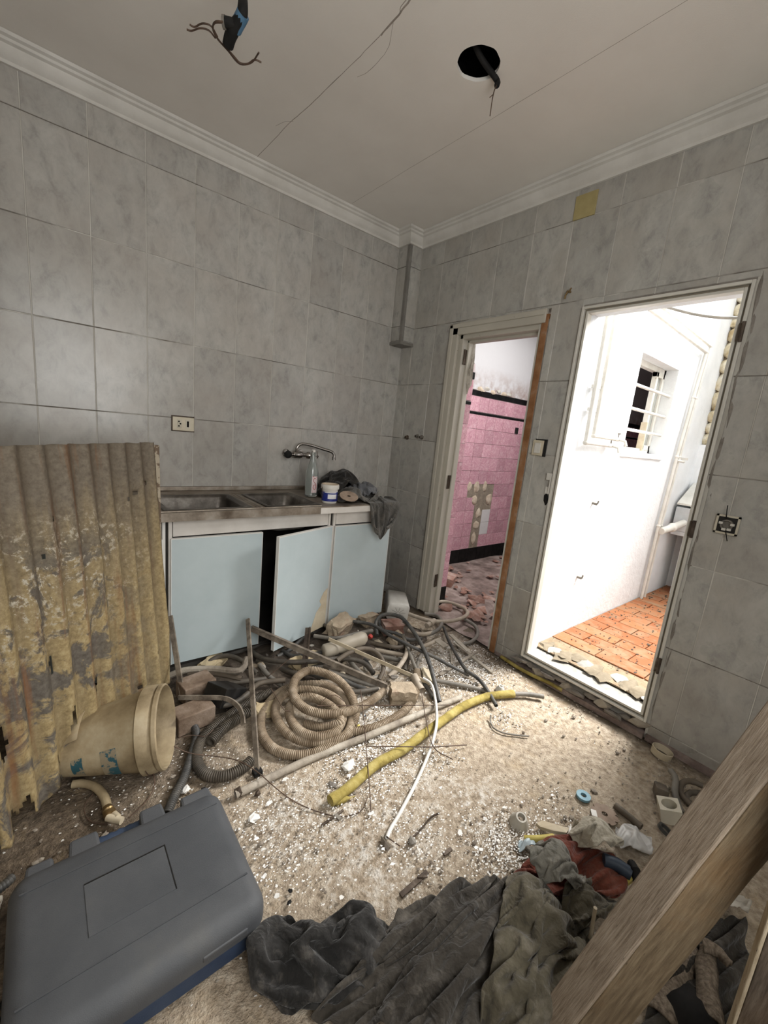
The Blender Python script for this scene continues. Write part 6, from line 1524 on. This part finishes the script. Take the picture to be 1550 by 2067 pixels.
# ------------------------------------------------------------------ rags on the worktop
def counter_fn(X):
    top = X[..., 1] > -.632
    X[..., 2] = np.where(top & (X[..., 2] > .80), np.maximum(X[..., 2], ZT + .010), X[..., 2])
    hang = X[..., 2] < ZT
    X[..., 1] = np.where(hang, np.minimum(X[..., 1], -.636), X[..., 1])


def tbl(x, y, z=ZT + .01): return Vector((x, y, z))


cloth('black_rag', ([tbl(-.86, -.40), tbl(-.66, -.36), tbl(-.50, -.34)], [tbl(-.80, -.12), tbl(-.66, -.07), tbl(-.47, -.13)], [tbl(-.86, -.40), tbl(-.86, -.25), tbl(-.80, -.12)], [tbl(-.50, -.34), tbl(-.45, -.22), tbl(-.47, -.13)]), 'black_rag',
      'black rag bunched highest at the back of the worktop rag pile', 'rag', 1.5, 1.4, n=48, m=40, seed=51, fn=lambda X: (mounds([((-.63, -.22), .15, .11)], ZT + .008)(X)))
cloth('slate_rag', ([tbl(-.66, -.52), tbl(-.55, -.50), tbl(-.46, -.46)], [tbl(-.62, -.27), tbl(-.53, -.24), tbl(-.43, -.28)], [tbl(-.66, -.52), tbl(-.66, -.4), tbl(-.62, -.27)], [tbl(-.46, -.46), tbl(-.42, -.36), tbl(-.43, -.28)]), 'slate_rag',
      'slate grey rag under the brown disc on the worktop', 'rag', 1.35, 1.35, n=40, m=36, seed=53, fn=lambda X: (mounds([((-.54, -.38), .12, .06)], ZT + .010)(X)))
cloth('grey_rag', ([tbl(-.84, -.56), tbl(-.70, -.58), tbl(-.56, -.58)], [tbl(-.84, -.36), tbl(-.70, -.40), tbl(-.50, -.42)], [tbl(-.84, -.56), tbl(-.86, -.46), tbl(-.84, -.36)], [tbl(-.56, -.58), tbl(-.50, -.50), tbl(-.50, -.42)]), 'grey_rag',
      'dirty grey rag lying flat by the tub at the worktop front', 'rag', 1.35, 1.3, n=40, m=30, seed=57, fn=lambda X: (mounds([((-.70, -.48), .10, .04)], ZT + .008)(X)))
# hanging rag: drapes over the front edge
X = coons([tbl(-.66, -.50), tbl(-.56, -.50), tbl(-.41, -.46)], [Vector((-.635, -.66, .80)), Vector((-.575, -.68, .66)), Vector((-.50, -.66, .79))], [tbl(-.66, -.50), tbl(-.655, -.63, ZT + .01), Vector((-.65, -.65, .85)), Vector((-.635, -.66, .80))], [tbl(-.41, -.46), tbl(-.415, -.60, ZT + .01), Vector((-.44, -.655, .86)), Vector((-.50, -.66, .79))], 44, 44)
X = pbd(X, 1.42, 1.05, counter_fn, 60, .35, 61, grav=.0003, jitter=.014)
o = MB().grid([[Vector(p) for p in r] for r in X.tolist()]).build('hanging_rag', 'grey_rag', smooth=180, solid=.0035, subsurf=1); o['label'] = 'grey brown rag hanging over the worktop front edge'; o['category'] = 'rag'
dcp = fp(704, 1002, ZT + .056)
o = MB().lathe([(.011, 0), (.058, 0), (.058, .004), (.011, .004), (.011, 0)], dcp, (-.12, -.38, 1), 32).build('sanding_disc', 'rusty_disc', smooth=30); o['label'] = 'round brown sanding disc lying on the worktop rags'; o['category'] = 'sanding disc'

# ------------------------------------------------------------------ loose plaster flakes, grit and rubble
def scatter(n, clusters, seed):
    g = random.Random(seed); out = []
    tot = sum(c[3] for c in clusters)
    for (cx_, cy_, r, wgt) in clusters:
        for _ in range(int(n * wgt / tot)):
            x_, y_ = g.gauss(cx_, r), g.gauss(cy_, r)
            if x_ > -.03 or y_ > -.55 or x_ < -2.5 or y_ < -2.75: continue
            out.append((x_, y_))
    return out


def cl(f, x, y, r, wgt): p = f(x, y); return (p.x, p.y, r, wgt)


FL = [cl(a4, 880, 560, .15, 8), cl(a4, 1050, 560, .10, 2.5), cl(a4, 1000, 480, .12, 2), cl(a4, 400, 860, .10, 2.2), cl(a4, 330, 1120, .12, 3), cl(a4, 800, 1130, .05, .6), cl(a4, 250, 1350, .10, 1.2), cl(a3, 1500, 1050, .10, 2), cl(a5, 1480, 800, .12, 1.4), cl(a6, 330, 60, .10, 1.6), cl(a6, 1450, 100, .08, 2.0), cl(a6, 1000, 40, .07, .9),
      cl(a7, 100, 560, .08, 1.6), cl(a7, 300, 440, .10, 1.0), cl(a4, 1200, 880, .05, .4), cl(a4, 700, 1600, .15, .8), cl(a5, 800, 700, .15, .5), cl(a3, 350, 1190, .06, .4), (-1.3, -1.6, .55, 1.4)]
g = random.Random(5)
for nm, N, smin, smax, lb in (('paint_flakes', 10500, .0014, .0055, 'white paint and plaster flakes scattered over the floor'),):
    mb = MB()
    for (x_, y_) in scatter(N, FL, 3):
        s_ = g.uniform(smin, smax) * (2.4 if g.random() < .025 else 1); a = g.uniform(0, 6.28); z = .006 + g.uniform(0, .004); tx, ty = g.uniform(-.35, .35), g.uniform(-.35, .35)
        k = g.choice((3, 4, 5)); pts = []
        for i_ in range(k):
            q = a + 6.28 * i_ / k + g.uniform(-.4, .4); rr_ = s_ * g.uniform(.6, 1.1); dx, dy = rr_ * math.cos(q), rr_ * math.sin(q) * .75; pts.append((x_ + dx, y_ + dy, z + dx * tx + dy * ty))
        mb.add(pts, [tuple(range(k))])
    o = mb.build(nm, 'flake_white'); o['kind'] = 'stuff'; o['label'] = lb; o['category'] = 'flakes'
mb = MB()
GR = FL + [cl(a5, 500, 750, .22, 3), cl(a3, 300, 900, .2, 2), cl(a4, 300, 500, .25, 3), cl(a4, 700, 350, .2, 3), cl(a7, 900, 200, .14, 2), cl(a7, 500, 300, .12, 1.4), (-.12, -1.9, .10, 1.5), (-.15, -2.3, .12, 1.5), cl(a4, 1150, 420, .08, 2)]
for i_, (x_, y_) in enumerate(scatter(2600, GR, 9)):
    s_ = g.uniform(.003, .009) * (2.0 if g.random() < .06 else 1); mb.rock((x_, y_, .004), (s_ * 1.5, s_, s_ * .8), i_, 0, .35)
o = mb.build('grit', 'pebble'); o['kind'] = 'stuff'; o['label'] = 'brown grit and small rubble crumbs scattered over the floor'; o['category'] = 'grit'
# dark soil and rubble bed under the heap
G = []
for i_ in range(61):
    row = []
    for j_ in range(31):
        x_ = -1.9 + 1.75 * i_ / 60; y_ = -1.0 + .46 * j_ / 30
        e_ = min(1, min(i_, 60 - i_) / 12) * min(1, j_ / 14)
        z_ = -.012 + e_ * (.05 + .03 * mnoise.noise(Vector((x_ * 6, y_ * 6, 2))) + .02 * mnoise.noise(Vector((x_ * 22, y_ * 22, 5))))
        row.append(Vector((x_, min(y_, -.515), z_)))
    G.append(row)
o = MB().grid(G).build('rubble_bed', 'soil', smooth=50); o['kind'] = 'stuff'; o['label'] = 'low bed of brown rubble and soil under the conduit heap'; o['category'] = 'rubble'
for k in range(34):
    f = g.choice((a3, a4)); p = f(g.uniform(300, 1500), g.uniform(350, 650), .02) if f is a3 else f(g.uniform(0, 1100), g.uniform(250, 620), .02)
    if p.y > -.6 or p.x > -.1: continue
    s_ = g.uniform(.03, .06); o = MB().rock((p.x, p.y, .03), (s_ * 1.4, s_, s_ * .6), 1200 + k, 1, .35, Matrix.Rotation(k, 3, 'Z')).build('rubble_chunk', g.choice(('beige_plaster', 'dusty_brick', 'broken_plaster', 'grey_mortar')))
    o['label'] = 'small rubble chunk lying among the conduits before the cabinet'; o['category'] = 'rubble'; o['group'] = 'rubble chunks among the conduits'
for k, (f, x_, y_, s_, mt, lb) in enumerate(((a5, 1420, 830, .030, 'flake_white', 'white paint chip on the floor right of the tool case'), (a5, 1045, 672, .028, 'flake_white', 'white chip beside the black ribbed conduit end'), (a3, 680, 1585, .032, 'flake_white', 'elongated white flake below the long dark wire'), (a3, 195, 1385, .03, 'flake_white', 'white chip left of the black ribbed conduit'),
                                   (a6, 325, 255, .012, 'black_rubber', 'tiny black crumb right of the tool case, upper'), (a6, 320, 313, .013, 'black_rubber', 'tiny black crumb right of the tool case, lower'), (a6, 562, 397, .014, 'black_rubber', 'tiny black crumb above the charcoal trousers'), (a6, 1350, 245, .022, 'flake_white', 'white chip touching the top of the jacket'),
                                   (a4, 215, 1390, .022, 'dusty_brick', 'brown pebble beside the near end of lagged pipe'), (a4, 100, 1300, .03, 'grey_mortar', 'grey pebble pair left of the lagged pipe'), (a4, 205, 1180, .05, 'flake_white', 'largest white plaster lump left of the lagged pipe'), (a4, 640, 1075, .016, 'pebble', 'small pebble just below the lagged pipe'),
                                   (a4, 265, 925, .022, 'yellow_plastic', 'yellow crumb tucked against the coil'), (a4, 315, 855, .010, 'navy_rubber', 'tiny dark green bead right of the coil'), (a4, 1205, 830, .012, 'rusty_steel', 'tiny dark clip above the grey cable'), (a7, 400, 425, .018, 'pebble', 'dark pebble left of the cutting disc'), (a7, 560, 270, .022, 'pebble', 'dark pebble beyond the blue washer'))):
    o = MB().rock(f(x_, y_, s_ * .3), (s_ * 1.3, s_, s_ * .5), 1500 + k, 1, .35, Matrix.Rotation(k * 1.3, 3, 'Z')).build('floor_chip', mt); o['label'] = lb; o['category'] = 'chip'

for o in bpy.data.objects:
    if '_w' in o.keys(): del o['_w']
